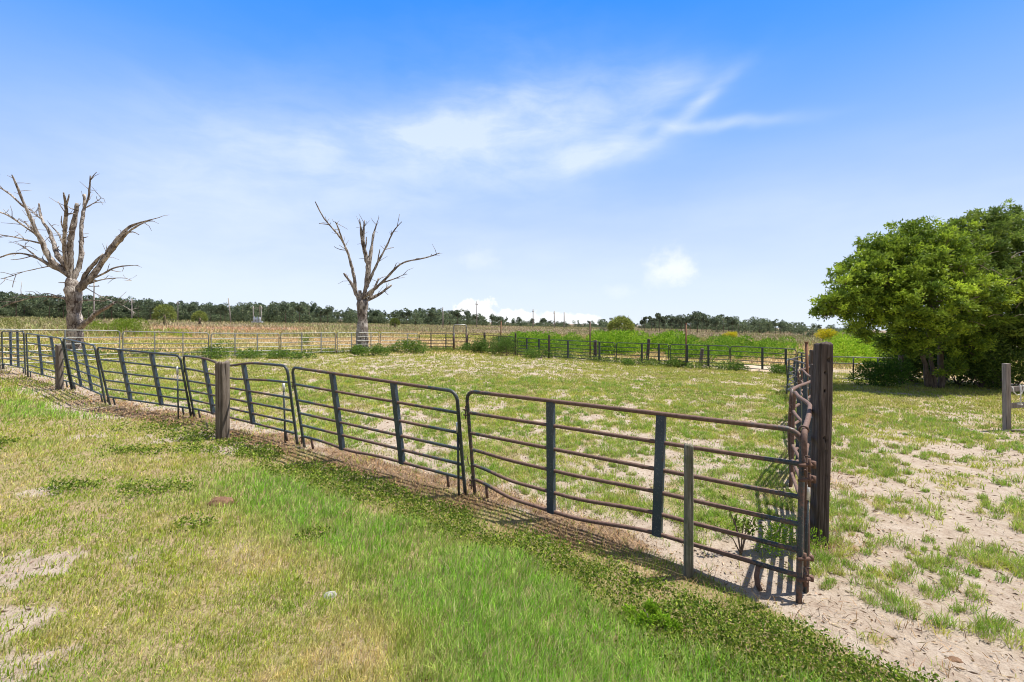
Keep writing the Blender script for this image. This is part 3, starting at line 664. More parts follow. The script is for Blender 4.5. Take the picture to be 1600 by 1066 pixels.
# ------------------------------------------------------------------ wooden posts
def post(px, pb, ptop, w_px, mat_, label, lean=0, square=.0, holes=(), groove=(), name='wooden_post', group=None, sides=36, rings=60, cap=.0, pos_=None, wy=1.0, rough=.05):
    b = atg(px, pb) if pos_ is None else g3(*pos_); Y = b.y; h = hgt(pb, ptop, Y); r0 = w_px*Y/F/2
    th = np.linspace(0, 2*np.pi, sides, endpoint=False); vs = []; r0 *= math.cos(math.atan2(b.x, b.y))
    zs = np.linspace(-.2, h, rings)
    sd_ = int(px)
    for zc in zs:
        t_ = max(zc, 0)/h
        c_, s_ = np.cos(th), np.sin(th)
        rq = r0*(1 if not square else 1/np.maximum(np.abs(c_), np.abs(s_))**square)
        rr = rq*(1+(fbm(th*0+np.cos(th)*1.5+sd_, np.full(sides, zc*1.2)+np.sin(th)*1.5, 1.3, 3, sd_)-.5)*rough*2.4)
        rr = rr*(1+(fbm(np.cos(th)*9+sd_, np.sin(th)*9+zc*.35, 1, 2, sd_+3)-.5)*rough*1.6)
        for ga, gw, gd in groove:
            da = np.angle(np.exp(1j*(th-ga-.06*np.sin(zc*2.3)))); rr = rr-r0*gd*np.exp(-(da/gw)**2)
        for ha, hz, hr in holes:
            da = np.angle(np.exp(1j*(th-ha)))*r0; q = np.hypot(da, zc-hz)/hr; rr = rr-r0*.85*np.clip(1.25-q, 0, 1)
        zz = np.full(sides, zc)
        if zc == zs[-1]: zz = zz+(fbm(c_*2+sd_, s_*2, 1, 2, 5)-.5)*r0*.7
        vs.append(np.stack([c_*rr+lean*t_, s_*rr*wy, zz], -1))
    top = vs[-1].copy()
    for kf, dz in ((.92, .012), (.6, .016), (.25, .008)):
        q = top.copy(); c0 = top.mean(0); q = c0+(top-c0)*kf; q[:,2] = top[:,2]*kf+c0[2]*(1-kf)+dz+(fbm(q[:,0]*30, q[:,1]*30, 1, 2, 8)-.5)*.02
        vs.append(q)
    V = np.concatenate(vs); n = sides; m_ = len(vs)
    i, j = np.meshgrid(np.arange(m_-1), np.arange(n), indexing='ij'); j2 = (j+1) % n
    Fc = np.stack([i*n+j, i*n+j2, (i+1)*n+j2, (i+1)*n+j], -1).reshape(-1,4)
    cidx = len(V); V = np.vstack([V, vs[-1].mean(0)[None]])
    lj = np.arange(n); capf = np.stack([(m_-1)*n+lj, (m_-1)*n+(lj+1)%n, np.full(n, cidx), np.full(n, cidx)], -1)[:, :3]
    me = bpy.data.meshes.new(name); me.from_pydata(V.tolist(), [], Fc.tolist()+capf.tolist()); me.materials.append(mat_)
    me.polygons.foreach_set('use_smooth', [True]*len(me.polygons))
    o = bpy.data.objects.new(name, me); COL.objects.link(o); o.location = b
    return tag(o, label, 'post', group)
CAMF = -math.pi/2                                     # the side that faces the road
post(1279, 850, 538, 25, M_TIE, 'tall dark split railway tie standing as the near corner post', lean=.055, square=.7, sides=96, rings=190, rough=.06,
     holes=[(CAMF+.35, 2.06, .022), (CAMF-.25, 1.92, .013), (CAMF-.3, 1.72, .010), (CAMF-.2, 1.2, .012), (CAMF+.1, 1.17, .015), (CAMF+.15, 1.05, .012), (CAMF+.2, .78, .012)],
     groove=[(CAMF+.05, .045, .5), (CAMF-.8, .05, .25), (CAMF+.95, .04, .2)])
post(348, 686, 567, 22, M_POST, 'thick round weathered post before the sagging corral panel', groove=[(CAMF+.3,.07,.25),(CAMF-.5,.06,.2),(CAMF+1.,.06,.2)], rough=.07, sides=64, rings=70)
post(93, 609, 540, 13, M_POST, 'small round weathered post in the front fence at left', groove=[(CAMF+.2,.1,.2)])
post(1076, 902, 696, 15, M_LICHEN, 'slim grey post with green lichen before the nearest rusty panel', lean=-.0, groove=[(CAMF+.3,.12,.3)], sides=40, rings=90, rough=.08)
FP = 'posts of the far corral fence'
for (px, pb, tp, wp, mt, lb, ln) in [
    (757, 549, 520, 3.2, M_TIE, 'short dark post at the left of the dark bushes', 0), (805.5, 556, 521, 3, M_TIE, 'dark post at the right end of the dark bushes', 0),
    (858, 560, 524, 3.2, M_TIE, 'dark post where the far fence opens onto sand', 0), (930, 564, 532, 5.5, M_TIE, 'thick dark wooden post next to the tall dark pole in the far fence', 0),
    (1011, 569, 530, 5, M_TIE, 'leaning dark wooden post in the middle of the far fence', .12), (1094, 573, 545, 5.5, M_POST, 'short stout leaning post right of the rusty pole', .13),
    (1408, 600, 556, 10, M_POST, 'wooden post at the right end of the low farm gate, in tree shade', 0)]:
    post(px, pb, tp, wp, mt, lb, lean=ln, sides=14, rings=20, group=FP if px < 1300 else None)
for (bx, by, hh, dia, mt, lb) in [(5.02,7.55,1.78,.12,M_TIE,'short brown post behind the tall corner post'), (8.2,12.45,1.8,.11,M_TIE,'black wooden post in the middle of the side fence')]:
    b = g3(bx, by); X = int(800+F*bx/by)
    o = post(X, 504+SL*(X-800)+F*H/by, 504+SL*(X-800)+F*(H-hh)/by, dia*F/by, mt, lb, pos_=(bx,by), sides=24, rings=40, square=.5)
def pole(px, pb, tp, dia, m_, label, name='iron_pole', cat='pole', pos_=None, h=None, lean=0):
    b = atg(px, pb) if pos_ is None else g3(*pos_); h = h or hgt(pb, tp, b.y)
    o = thing(name, label, cat, b); m = MB(); m.tube([(0,0,-.1), (lean/2,0,h/2), (lean,0,h)], dia/2, 10, .9); m.build('shaft', m_, o)
    m = MB(); m.tube([(lean,0,h-.002), (lean,0,h+.03)], dia/2*1.25, 10, .9); m.build('cap', m_, o)
    return o
pole(1072, 574, 506, .09, M_RUST, 'tall rusty pole rising from the far fence on the right')
pole(922, 564, 503, .09, M_DARKPIPE, 'tall dark pole rising beside the thick dark post')
pole(782, 553, 502, .09, M_RUST, 'orange rusty pole standing in the dark bushes', lean=.05)
pole(0,0,0, .07, M_RUST, 'thin rusty pole behind the tall corner post', pos_=(7.75,11.9), h=2.0, lean=-.05)

# ------------------------------------------------------------------ far fence
GB = 'galvanised panels of the back corral fence'
VB = [1.0, .79, .60, .43, .27, .12]
back = [((-75,581),(187,566),(-75,514),(187,517),'long galvanised panel behind the left dead tree reaching the left edge',(.3,.62)),
        ((192,565),(326,561),(192,518),(326,520.5),'galvanised panel right of the left dead tree',(.35,.68)),
        ((330,561),(436,557),(330,521),(435,521),'galvanised panel midway between the two dead trees',(.33,.66)),
        ((439,557),(524,553),(439,521),(524,520),'galvanised panel just left of the right dead tree',(.36,.72)),
        ((527,553),(592,551),(527,520),(592,520),'galvanised panel crossing the foot of the right dead tree',(.33,.8)),
        ((595,551),(653,549),(595,520),(653,521.5),'galvanised panel with shrubs right of the right dead tree',(.7,))]
for (a, b, ta, tb, lb, stv) in back:
    L, Rr = atg(*a), atg(*b)
    panel(L, Rr, hgt(a[1], ta[1], L.y), hgt(b[1], tb[1], Rr.y), (0,0), (0,0), rust=.30, rust_end=.0, label=lb, group=GB, stays=stv, stay_w=.05, tr=.026, m_pipe=M_FARPIPE, m_stay=M_FARPIPE, sides=6, seg=8, feet=(), rails=VB)
L, Rr = atg(656,549), atg(708,549)
panel(L, Rr, 1.42, 1.4, rust=.3, label='dark panel with three uprights left of the tall arched gateway', group=GB, stays=(.33,.78), stay_w=.08, tr=.026, m_pipe=M_DARKPIPE, m_stay=M_DARKPIPE, sides=6, seg=8, feet=(), rails=VB)
a, b = atg(709,549), atg(729,549)
o = thing('arched_gateway', 'tall narrow arched pipe gateway in the far fence', 'gateway', a)
d = b-a; m = MB(); hh = hgt(549, 507.5, a.y)
m.tube([(0,0,0),(0,0,hh-.15),(.06,0,hh-.04),(.16,0,hh),d*.85+Vector((0,0,hh)),d*.94+Vector((0,0,hh-.04)),d+Vector((0,0,hh-.15)),d], .05, 8, .35); m.build('arch', M_FARPIPE, o)
for v in (.2,.5,.8,1.1,1.4):
    m = MB(); m.tube([(0,0,v), d+Vector((0,0,v))], .025, 6, .6); m.build('rail', M_FARPIPE, o)
m = MB(); m.tube([(0,0,.05),(0,0,1.5)], .085, 8, .5); m.build('stile', M_DARKPIPE, o); m = MB(); m.tube([d+Vector((0,0,.05)),d+Vector((0,0,1.5))], .085, 8, .5); m.build('stile', M_DARKPIPE, o)
L, Rr = atg(731,549), atg(803,556)
panel(L, Rr, 1.40, 1.36, rust=.6, label='rusty panel mostly buried in the dark bushes', group=GB, stays=(.4,.7), stay_w=.06, tr=.024, m_pipe=M_PIPE, m_stay=M_DARKPIPE, sides=6, seg=8, feet=(), rails=VB)
GE = 'dark panels of the far right corral fence'
ends = [(808,557,528),(858,560,531),(962,568,535.5),(1046,573,538),(1140.5,578.5,541),(1245,585,546)]
el_lab = ['dark panel just right of the dark bushes', 'dark panel with an open sandy gap behind it and a thick post', 'dark panel with a leaning post in its middle',
          'dark panel behind the rusty pole', 'dark panel before the low sand mound, at the far right corner']
for k in range(5):
    (xa, ya, ta), (xb, yb, tb) = ends[k], ends[k+1]; L, Rr = atg(xa+1.2, ya), atg(xb-1.2, yb)
    panel(L, Rr, hgt(ya,ta,L.y), hgt(yb,tb,Rr.y), rust=.25, label=el_lab[k], group=GE, stays=[(.3,.7),(.3,.78),(.5,.82),(.3,.66),(.5,.85)][k], stay_w=.11, tr=.023, m_pipe=M_DARKPIPE, m_stay=M_DARKPIPE, sides=6, seg=8, feet=(.1,.45,.9), rails=VB)
# low farm gate with wire mesh, right of the corner post
L, Rr = atg(1290,592), atg(1404,596)
hg = hgt(592, 557, L.y); o = thing('farm_gate', 'low pipe farm gate filled with wire mesh left of the leafy tree', 'gate', L)
d = Rr-L; up = Vector((0,0,1))
m = MB()
for v in (1, .72, .04): m.tube([up*hg*v, d+up*hg*v], .024, 8, .2)
m.tube([up*0, up*hg], .024, 8, .2); m.tube([d, d+up*hg], .024, 8, .2); m.build('frame', M_FARPIPE, o)
for u in (.385, .72):
    m = MB(); m.tube([d*u, d*u+up*hg], .03, 8, .2); m.build('upright', M_DARKPIPE, o)
m = MB()
for q in range(34): u = (q+.5)/34; m.tube([d*u+up*.05, d*u+up*hg*.72], .003, 4, .1, caps=False)
for q in range(6): v = .1+q*.1; m.tube([up*hg*v, d+up*hg*v], .003, 4, .1, caps=False)
m.build('wire_mesh', M_FARPIPE, o)

# ------------------------------------------------------------------ board fence at the right edge
b = atg(1573,672); o = thing('board_fence', 'grey plank fence with an end post and two rails at the right edge', 'fence', b)
hh = hgt(672, 568, b.y); m = MB(); m.hexa([(-.055,-.055,-.1),(.055,-.055,-.1),(.055,.055,-.1),(-.055,.055,-.1),(-.07,-.055,hh),(.045,-.055,hh),(.045,.055,hh),(-.07,.055,hh)])
m.build('post', M_PALEWOOD, o, smooth=False, bevel=.008)
for zz, th_ in ((hgt(672,608,b.y), .13), (hgt(672,634,b.y), .13)):
    m = MB(); m.hexa([(.05,-.02,zz-th_/2),(2.9,.65,zz-th_/2),(2.89,.69,zz-th_/2),(.04,.02,zz-th_/2),(.05,-.02,zz+th_/2),(2.9,.65,zz+th_/2),(2.89,.69,zz+th_/2),(.04,.02,zz+th_/2)])
    m.build('rail', M_PALEWOOD, o, smooth=False, bevel=.006)
m = MB(); m.hexa([(2.85,.6,-.1),(2.96,.6,-.1),(2.96,.71,-.1),(2.85,.71,-.1),(2.85,.6,hh),(2.96,.6,hh),(2.96,.71,hh),(2.85,.71,hh)]); m.build('post', M_PALEWOOD, o, smooth=False, bevel=.008)
ro = thing('rope', 'loop of pale rope hanging on the grey plank fence', 'rope', b)
m = MB(); z1 = hgt(672,604,b.y); m.tube([(.06,-.075,z1), (.08,-.08,z1-.12), (.16,-.085,z1-.2), (.26,-.09,z1-.17), (.33,-.09,z1-.02), (.30,-.09,z1+.04)], .011, 8); m.tube([(.28,-.05,z1+.05),(.28,-.055,z1-.2),(.28,-.05,z1-.42)], .013, 8)
m.tube([(.22,-.05,z1-.42),(.34,-.03,z1-.44)], .02, 8); m.build('loop', M_ROPE, ro)
b = atg(1590, 676); m = MB(); m.tube([(-.1,.05,.03),(.2,.0,.05),(.6,.1,.04),(1.1,.3,.05)], [.03,.045,.04,.035], 10, rough=.2); o = m.build('fallen_log', M_LOG, origin=(0,0,0)); o.location = b
tag(o, 'short fallen log on the sand at the foot of the plank fence', 'log')

# ------------------------------------------------------------------ dead trees
def dead_tree(base_px, Yd, conv, sc, trunk, limbs, label):
    X = (base_px[0]-800)/F*Yd; b = g3(X, Yd); o = thing('dead_tree', label, 'tree', b)
    def world(zx, zy, dep): px, py = conv(zx, zy); return pt(px, py, Yd+dep)-Vector(b)
    built = []
    def limb(pts, deps, nm, seed, sides, last):
        if built:
            near = min(built, key=lambda q: math.hypot(q[0]-pts[0][0], q[1]-pts[0][1])); dd0 = near[3].y+b.y-Yd
            deps = [q+dd0-deps[0] for q in deps]
        P0 = [world(q[0], q[1], dd) for q, dd in zip(pts, deps)]
        if built: P0[0] = near[3].copy()
        rd = None; rd = [q[2]*sc*Yd/F/2*math.cos(math.atan2(b.x, b.y)) for q in pts]
        P=[]; Q=[]; rr = random.Random(seed)
        for k in range(len(P0)-1):
            a, c = P0[k], P0[k+1]; L = (c-a).length; n = max(2, int(L/.22))
            for q in range(n):
                t = q/n; P.append(a.lerp(c, t)); Q.append(rd[k]*(1-t)+rd[k+1]*t)
        P.append(P0[-1]); Q.append(rd[-1])
        for it in range(2): P = [P[0]]+[(P[k-1]+P[k]*2+P[k+1])/4 for k in range(1, len(P)-1)]+[P[-1]]
        P = [p_+Vector((rr.gauss(0,1), rr.gauss(0,1), rr.gauss(0,.3)))*q_*(.03 if nm == 'trunk' else .12) if 0 < k else p_ for k, (p_, q_) in enumerate(zip(P, Q))]
        Q = [max(q_*(1+(rr.uniform(-.05,.06) if nm == 'trunk' else rr.uniform(-.13,.16))), .018) for q_ in Q]
        for p_ in P:
            w_ = p_+Vector(b); px_, py_ = 800+F*w_.x/w_.y, 504-(w_.z-H)*F/w_.y; o_ = conv(0,0); k_ = (conv(1,0)[0]-o_[0]); built.append(((px_-o_[0])/k_, (py_-o_[1])/k_, 0, p_))
        m = MB(); m.tube(P, Q, sides, rough=.10 if nm == 'trunk' else .18, seed=seed)
        # broken snags and stubs along the limb
        if nm == 'branch' and len(P) > 6:
            for s_ in range(rr.randint(0, 3)):
                k = rr.randint(2, len(P)-2); dr_ = Vector((rr.gauss(0,1), rr.gauss(0,.8), abs(rr.gauss(0,.7)))).normalized(); L = rr.uniform(.15,.55)
                q0 = P[k]; m.tube([q0, q0+dr_*L*.6, q0+dr_*L+Vector((0,0,rr.uniform(-.1,.15)))], [Q[k]*.45, Q[k]*.28, .012], 6, rough=.2, seed=k)
        if nm == 'branch' and len(P) > 5:
            for s_ in range(rr.randint(3, 7)):
                k = rr.randint(len(P)//3, len(P)-1); dr_ = ((P[k]-P[k-1]).normalized()*rr.uniform(.2,1)+Vector((rr.gauss(0,.7), rr.gauss(0,.7), rr.gauss(.1,.5)))).normalized(); L = rr.uniform(.3,.95); q0 = P[k]
                m.tube([q0, q0+dr_*L*.5+Vector((0,0,rr.uniform(-.05,.1))), q0+dr_*L+Vector((rr.gauss(0,.08),0,rr.gauss(0,.08)))], [.022,.016,.009], 5, seed=k)
        m.build(nm, M_BARK, o)
    limb(trunk, [0]*len(trunk), 'trunk', 3, 22, True)
    for k, lb in enumerate(limbs):
        rr = random.Random(k*13+5); end = rr.uniform(-1, 1)*2.2; d0 = lb[0]; pts = lb[1]
        n = len(pts); deps = [d0+(end)*(q/(n-1))*min(1, n/6)*(.35 if n < 4 else 1) for q in range(n)]
        limb(pts, deps, 'branch', k+20, 9, True)
    return o
T1 = [(405,1062,112),(403,1010,98),(405,960,90),(405,880,92),(400,820,80),(400,760,92),(395,700,96),(385,655,74),(380,635,50)]
L1 = [(0,[(440,705,54),(480,650,46),(520,590,42),(560,530,40),(600,470,35),(650,400,28),(700,355,18),(760,335,12),(855,310,5)]),
(.3,[(540,560,24),(600,490,26),(640,440,24),(680,395,18),(735,355,12),(775,338,6)]), (.4,[(680,395,9),(715,380,7),(748,403,3)]),
(0,[(495,655,15),(560,610,14),(610,580,12),(660,570,9),(740,566,4)]), (0,[(600,592,6),(625,600,5),(650,602,4)]), (0,[(470,700,14),(530,645,10),(600,635,7),(680,633,5),(706,648,3)]),
(-.3,[(425,680,34),(470,600,28),(520,540,22),(555,505,10)]), (0,[(440,920,46),(480,860,38),(520,820,28),(570,795,24),(615,768,17)]), (0,[(470,705,7),(560,745,5),(640,770,4),(700,805,3),(730,825,2)]), (0,[(455,760,7),(500,755,6),(545,757,3)]),
(0,[(400,650,38),(430,560,32),(440,480,28),(435,400,26),(440,320,24),(455,260,22),(455,185,18)]), (.1,[(458,270,12),(478,200,13),(482,140,11),(487,85,9)]), (.1,[(485,110,7),(500,85,6),(520,65,4)]), (0,[(465,258,7),(510,230,6),(545,205,3)]),
(-.2,[(370,645,42),(378,560,36),(375,480,36),(385,400,36),(400,330,32),(412,270,26),(412,232,18)]), (.3,[(350,610,32),(350,520,26),(345,440,24),(350,360,24),(358,290,22),(355,230,18),(340,175,9)]),
(.3,[(357,250,11),(366,215,9),(372,185,6)]), (.3,[(348,285,7),(325,245,6),(312,222,4)]), (.3,[(345,385,9),(325,345,8),(333,300,5)]),
(0,[(345,600,42),(310,520,34),(290,450,28),(270,390,24),(235,340,20),(215,295,16),(210,235,12)]), (0,[(222,320,9),(185,285,7),(150,260,5)]), (.2,[(350,470,12),(320,400,12),(290,370,8),(265,342,4)]), (.2,[(300,470,8),(340,500,6)]),
(-.2,[(330,625,46),(270,540,36),(230,450,34),(200,390,26),(165,310,22),(140,260,18),(110,190,15),(85,125,12),(65,80,7)]), (-.3,[(143,268,14),(100,230,13),(60,185,12),(20,160,10),(-30,135,6)]), (-.2,[(215,430,22),(170,370,14),(130,330,8)]),
(-.2,[(200,400,16),(150,370,13),(90,325,13),(40,295,12),(0,280,10),(-40,270,6)]), (-.1,[(345,635,36),(290,580,26),(230,540,22),(170,515,16),(110,500,10),(50,505,12),(0,525,10),(-30,535,5)]), (-.2,[(215,530,14),(160,490,10),(122,463,5)]), (-.2,[(170,532,7),(110,535,6),(58,537,4)]),
(-.2,[(215,465,12),(160,435,10),(105,420,10),(50,410,8),(-10,400,6)]), (0,[(275,585,7),(200,585,6),(130,600,5),(60,625,6),(5,640,4)]), (0,[(82,618,4),(70,660,3),(68,685,2)]),
(-.1,[(365,765,26),(320,735,18),(240,733,12),(170,738,8),(115,725,5)]), (-.1,[(200,735,8),(110,755,7),(50,775,6),(-10,800,4)]), (-.1,[(325,730,8),(280,720,7),(238,716,4)]), (0,[(90,418,4),(104,400,3)]), (0,[(335,665,10),(315,660,5)])]
dead_tree((118,556), 28.5, lambda a, b: (a*.2907, 250+b*.2907), .2907, T1, L1, 'large bare dead tree with many thick snapped limbs at left')
T2 = [(392,1028,86),(392,980,78),(392,930,76),(395,880,72),(398,820,60),(396,765,62),(395,715,76),(395,690,60)]
L2 = [(0,[(375,725,34),(352,655,26),(335,600,22),(300,555,16),(276,522,13)]), (0,[(352,650,24),(345,560,20),(325,470,18),(305,400,16),(285,350,13),(260,300,12),(220,250,11),(180,210,10),(130,140,9),(92,62,5)]),
(0,[(278,328,11),(250,260,9),(232,205,8),(220,192,5)]), (0,[(182,212,7),(150,205,5),(116,202,4)]), (0,[(295,385,5),(240,370,4),(213,350,3)]), (0,[(290,370,5),(265,352,4),(248,342,3)]), (-.1,[(378,700,24),(379,665,22),(380,630,20)]),
(0,[(405,700,34),(415,620,30),(430,540,38),(430,460,34),(415,400,24),(400,340,26),(390,270,22),(382,220,10),(378,172,5)]), (0,[(402,345,22),(402,250,16),(407,180,5)]), (0,[(412,375,11),(423,330,9),(420,288,6)]),
(.1,[(428,500,34),(445,410,24),(455,340,16),(465,270,13),(490,192,5)]), (.1,[(432,600,24),(465,510,16),(500,435,14),(540,370,12),(570,300,10),(600,240,8),(648,190,4)]), (.1,[(610,222,5),(628,170,4),(632,142,3)]), (.1,[(545,372,6),(570,362,4),(597,355,3)]), (.1,[(490,450,9),(500,405,7),(507,365,5)]),
(0,[(440,690,32),(500,600,18),(550,550,16),(600,495,14),(655,450,11),(720,437,10),(790,425,9),(850,408,7),(890,390,4)]), (0,[(590,510,7),(605,480,5),(612,455,4)]), (0,[(520,592,10),(580,565,8),(630,545,7),(657,530,3)]), (0,[(820,418,4),(840,398,3)]),
(-.2,[(445,712,28),(500,660,18),(550,620,16),(580,598,13)]), (-.1,[(440,695,24),(470,620,16),(500,552,9)]), (0,[(540,640,4),(560,660,3)]), (0,[(480,540,4),(510,555,3),(545,540,3)])]
dead_tree((566,551), 33.0, lambda a, b: (470+a*.2439, 300+b*.2439), .2439, T2, L2, 'slimmer bare dead tree standing behind the galvanised panels')

# ------------------------------------------------------------------ living trees at the right
def trunk_part(o, paths, name='trunk', m_=None):
    b = Vector(o.location)
    for pts, rd in paths:
        m = MB(); P=[]; Q=[]
        for k in range(len(pts)-1):
            for q in range(5): t=q/5; P.append(Vector(pts[k]).lerp(Vector(pts[k+1]), t)-b); Q.append(rd[k]*(1-t)+rd[k+1]*t)
        P.append(Vector(pts[-1])-b); Q.append(rd[-1]); P = [P[0]]+[(P[k-1]+P[k]*2+P[k+1])/4 for k in range(1,len(P)-1)]+[P[-1]]
        P = [p_+Vector((random.gauss(0,.02),random.gauss(0,.02),0)) for p_ in P]
        m.tube(P, Q, 10, rough=.12); m.build(name, m_ or M_TRUNK, o)
def crown(o, lobes, ncl, per, ln, wd, c1, c2, name='crown', twigs=True):
    cs = np.array([pt(q[0], q[1], q[2]+2.9) for q in lobes]); rs = np.array([q[3]*.93 for q in lobes])
    wgt = rs**2; wgt /= wgt.sum()
    ns = int(ncl/8); si = rng.choice(len(cs), ns, p=wgt); sdv = rng.normal(size=(ns,3)); sdv[:,2] += .25; sdv /= np.linalg.norm(sdv,axis=1,keepdims=True)
    sq = rs[si]*rng.uniform(.55, 1.22, ns); SP = cs[si]+sdv*sq[:,None]*np.array([1,1,.85]); sr = rng.uniform(.09,.27,ns); stone_ = rng.random(ns)
    k_ = rng.integers(0, ns, ncl); dd = rng.normal(size=(ncl,3)); dd[:,2] = np.abs(dd[:,2])*.8-.25; dd /= np.linalg.norm(dd,axis=1,keepdims=True)
    P = SP[k_]+dd*(sr[k_]*(.4+.6*rng.random(ncl)))[:,None]*np.array([1.1,1.1,.9]); d = dd*.6+sdv[k_]*.4; i = si[k_]
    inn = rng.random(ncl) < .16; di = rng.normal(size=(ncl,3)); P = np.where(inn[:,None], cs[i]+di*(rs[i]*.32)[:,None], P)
    P[:,2] = np.maximum(P[:,2], gz(P[:,0],P[:,1])+.15)
    # leaf sprays: leaves radiate from each twig tip
    C = np.repeat(P, per, 0)+rng.normal(0,.06,(ncl*per,3)); D = np.repeat(d*.7, per, 0)+rng.normal(0,.75,(ncl*per,3)); D[:,2] += .15
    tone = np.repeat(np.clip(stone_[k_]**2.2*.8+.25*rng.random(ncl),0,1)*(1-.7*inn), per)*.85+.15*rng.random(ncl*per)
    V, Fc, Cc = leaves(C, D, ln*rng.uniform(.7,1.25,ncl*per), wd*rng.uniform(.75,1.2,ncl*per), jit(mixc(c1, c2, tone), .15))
    V = V-np.array(o.location)[None]
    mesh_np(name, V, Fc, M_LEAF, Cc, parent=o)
    if twigs:
        m = MB(); bb = Vector(o.location); sel = rng.choice(ncl, min(340, ncl//12), replace=False)
        for s_ in sel:
            a = Vector(cs[i[s_]])-bb; e = Vector(P[s_])-bb; mid = (a+e)/2+Vector((0,0,-.1)); m.tube([a, mid, e], [.03,.018,.006], 4, caps=False)
        m.build('twigs', M_TRUNK, o)['kind'] = 'stuff'
b = atg(1453,606); o = thing('leafy_tree', 'broad leafy tree with several leaning trunks beyond the farm gate', 'tree', b)
Y0 = b.y
lobA = [(1300,478,15.6,.55),(1318,452,15.8,.75),(1345,425,16.2,.95),(1340,475,15.6,.75),(1385,400,16.6,1.1),(1375,450,15.8,1.1),(1425,378,17,1.05),(1425,425,15.8,1.25),(1465,405,16.2,1.3),(1405,485,15.2,.9),
        (1450,470,14.9,1.15),(1370,500,15.8,.55),(1470,520,14.9,.85),(1500,450,15.2,1.2),(1420,515,15.6,.7),(1490,385,17,1.1),(1345,515,16.4,.5),(1440,545,15.3,.45),(1390,540,16.6,.5),(1500,500,15.6,1.0),(1540,470,15.4,1.1),(1330,505,16.2,.35),(1410,548,16.0,.35),(1485,575,15.6,.4),(1505,540,15.8,.7),(1285,492,15.8,.3),(1360,530,16.4,.3)]
crown(o, lobA, 8600, 10, .15, .058, (.055,.12,.02), (.58,.74,.07))
tp = lambda px, py, Y=None: pt(px, py, Y or Y0)
trunk_part(o, [([tp(1448,605),tp(1446,575),tp(1438,552),tp(1422,520,19),tp(1395,470,18.8)], [.075,.065,.055,.045,.03]), ([tp(1456,607),tp(1447,570),tp(1432,538),tp(1425,490,18.9),tp(1420,420,19.2)], [.09,.08,.07,.055,.03]),
               ([tp(1461,607),tp(1457,572),tp(1447,535),tp(1462,470,18.7),tp(1470,410,19.1)], [.085,.075,.065,.05,.03]), ([tp(1470,608),tp(1471,575),tp(1469,535),tp(1490,470,18.4),tp(1500,430,18.5)], [.12,.11,.095,.07,.04])])
trunk_part(o, [([tp(1405,500,18.8),tp(1370,485,18.7),tp(1330,465,18.6),tp(1300,470,18.5)], [.05,.035,.025,.01]), ([tp(1420,470,18.9),tp(1385,430,19.2),tp(1345,410,19.1)], [.05,.035,.015]), ([tp(1440,500,18.4),tp(1400,470,18.2)], [.04,.015])], 'branch')
b = g3(21.8, 20.6); o = thing('leafy_tree', 'taller leafy tree rising at the right edge behind the plank fence', 'tree', b, None)
Y0 = b.y
lobB = [(1525,360,18.2,1.0),(1560,358,18.5,1.0),(1590,352,18.6,.9),(1620,368,18.5,1.2),(1515,405,17.4,1.2),(1560,400,17.2,1.5),(1610,400,17,1.6),(1535,450,16.4,1.3),(1585,455,16,1.5),(1640,450,16.3,1.7),(1690,400,17.5,1.8),
        (1540,505,16,1.1),(1590,515,15.9,1.2),(1640,520,15.8,1.4),(1700,480,16,1.7),(1760,440,17,1.9),(1500,362,18.8,.55),(1585,334,18.8,.45)]
crown(o, lobB, 8600, 10, .15, .058, (.055,.11,.025), (.42,.54,.09))
trunk_part(o, [([g3(21.5,20.6),g3(21.2,20.5)+Vector((0,0,1.6)),tp(1560,430,20.2),tp(1560,370,20.7)], [.2,.17,.1,.05]), ([g3(22.1,20.7),g3(22.4,20.6)+Vector((0,0,2)),tp(1620,400,20.5)], [.18,.14,.06]),
               ([g3(21.7,20.4)+Vector((0,0,.3)),tp(1590,480,19.6),tp(1585,440,19.2)], [.12,.08,.03])])
# pale bare twigs showing in front of the crown
m = MB()
for q in range(60):
    px = random.uniform(1480,1640); py = random.uniform(400,510); a = pt(px, py, 17.4+random.random()*.8); dv = Vector((random.uniform(.2,.7)*random.choice((-1,1)), random.uniform(-.2,.1), random.uniform(-.1,.35)))
    m.tube([a-Vector(b), a-Vector(b)+dv*.5+Vector((0,0,.04)), a-Vector(b)+dv], [.014,.01,.005], 5, caps=False)
m.build('dead_twigs', M_LOG, o)['kind'] = 'stuff'
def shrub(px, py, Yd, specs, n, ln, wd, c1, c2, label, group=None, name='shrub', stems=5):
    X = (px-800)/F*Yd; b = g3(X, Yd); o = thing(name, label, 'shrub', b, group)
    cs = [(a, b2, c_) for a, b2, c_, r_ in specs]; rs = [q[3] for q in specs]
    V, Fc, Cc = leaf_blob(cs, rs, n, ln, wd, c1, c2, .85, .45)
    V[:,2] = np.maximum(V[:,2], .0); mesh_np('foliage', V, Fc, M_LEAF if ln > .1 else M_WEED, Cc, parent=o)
    m = MB()
    for k in range(stems):
        c_ = Vector(random.choice(cs)); m.tube([(random.gauss(0,.05), random.gauss(0,.05), 0), c_*.5+Vector((0,0,.05)), c_+Vector((0,0,random.uniform(0,.2)))], [.02,.014,.005], 5, caps=False)
    m.build('stem', M_TRUNK, o)
    return o
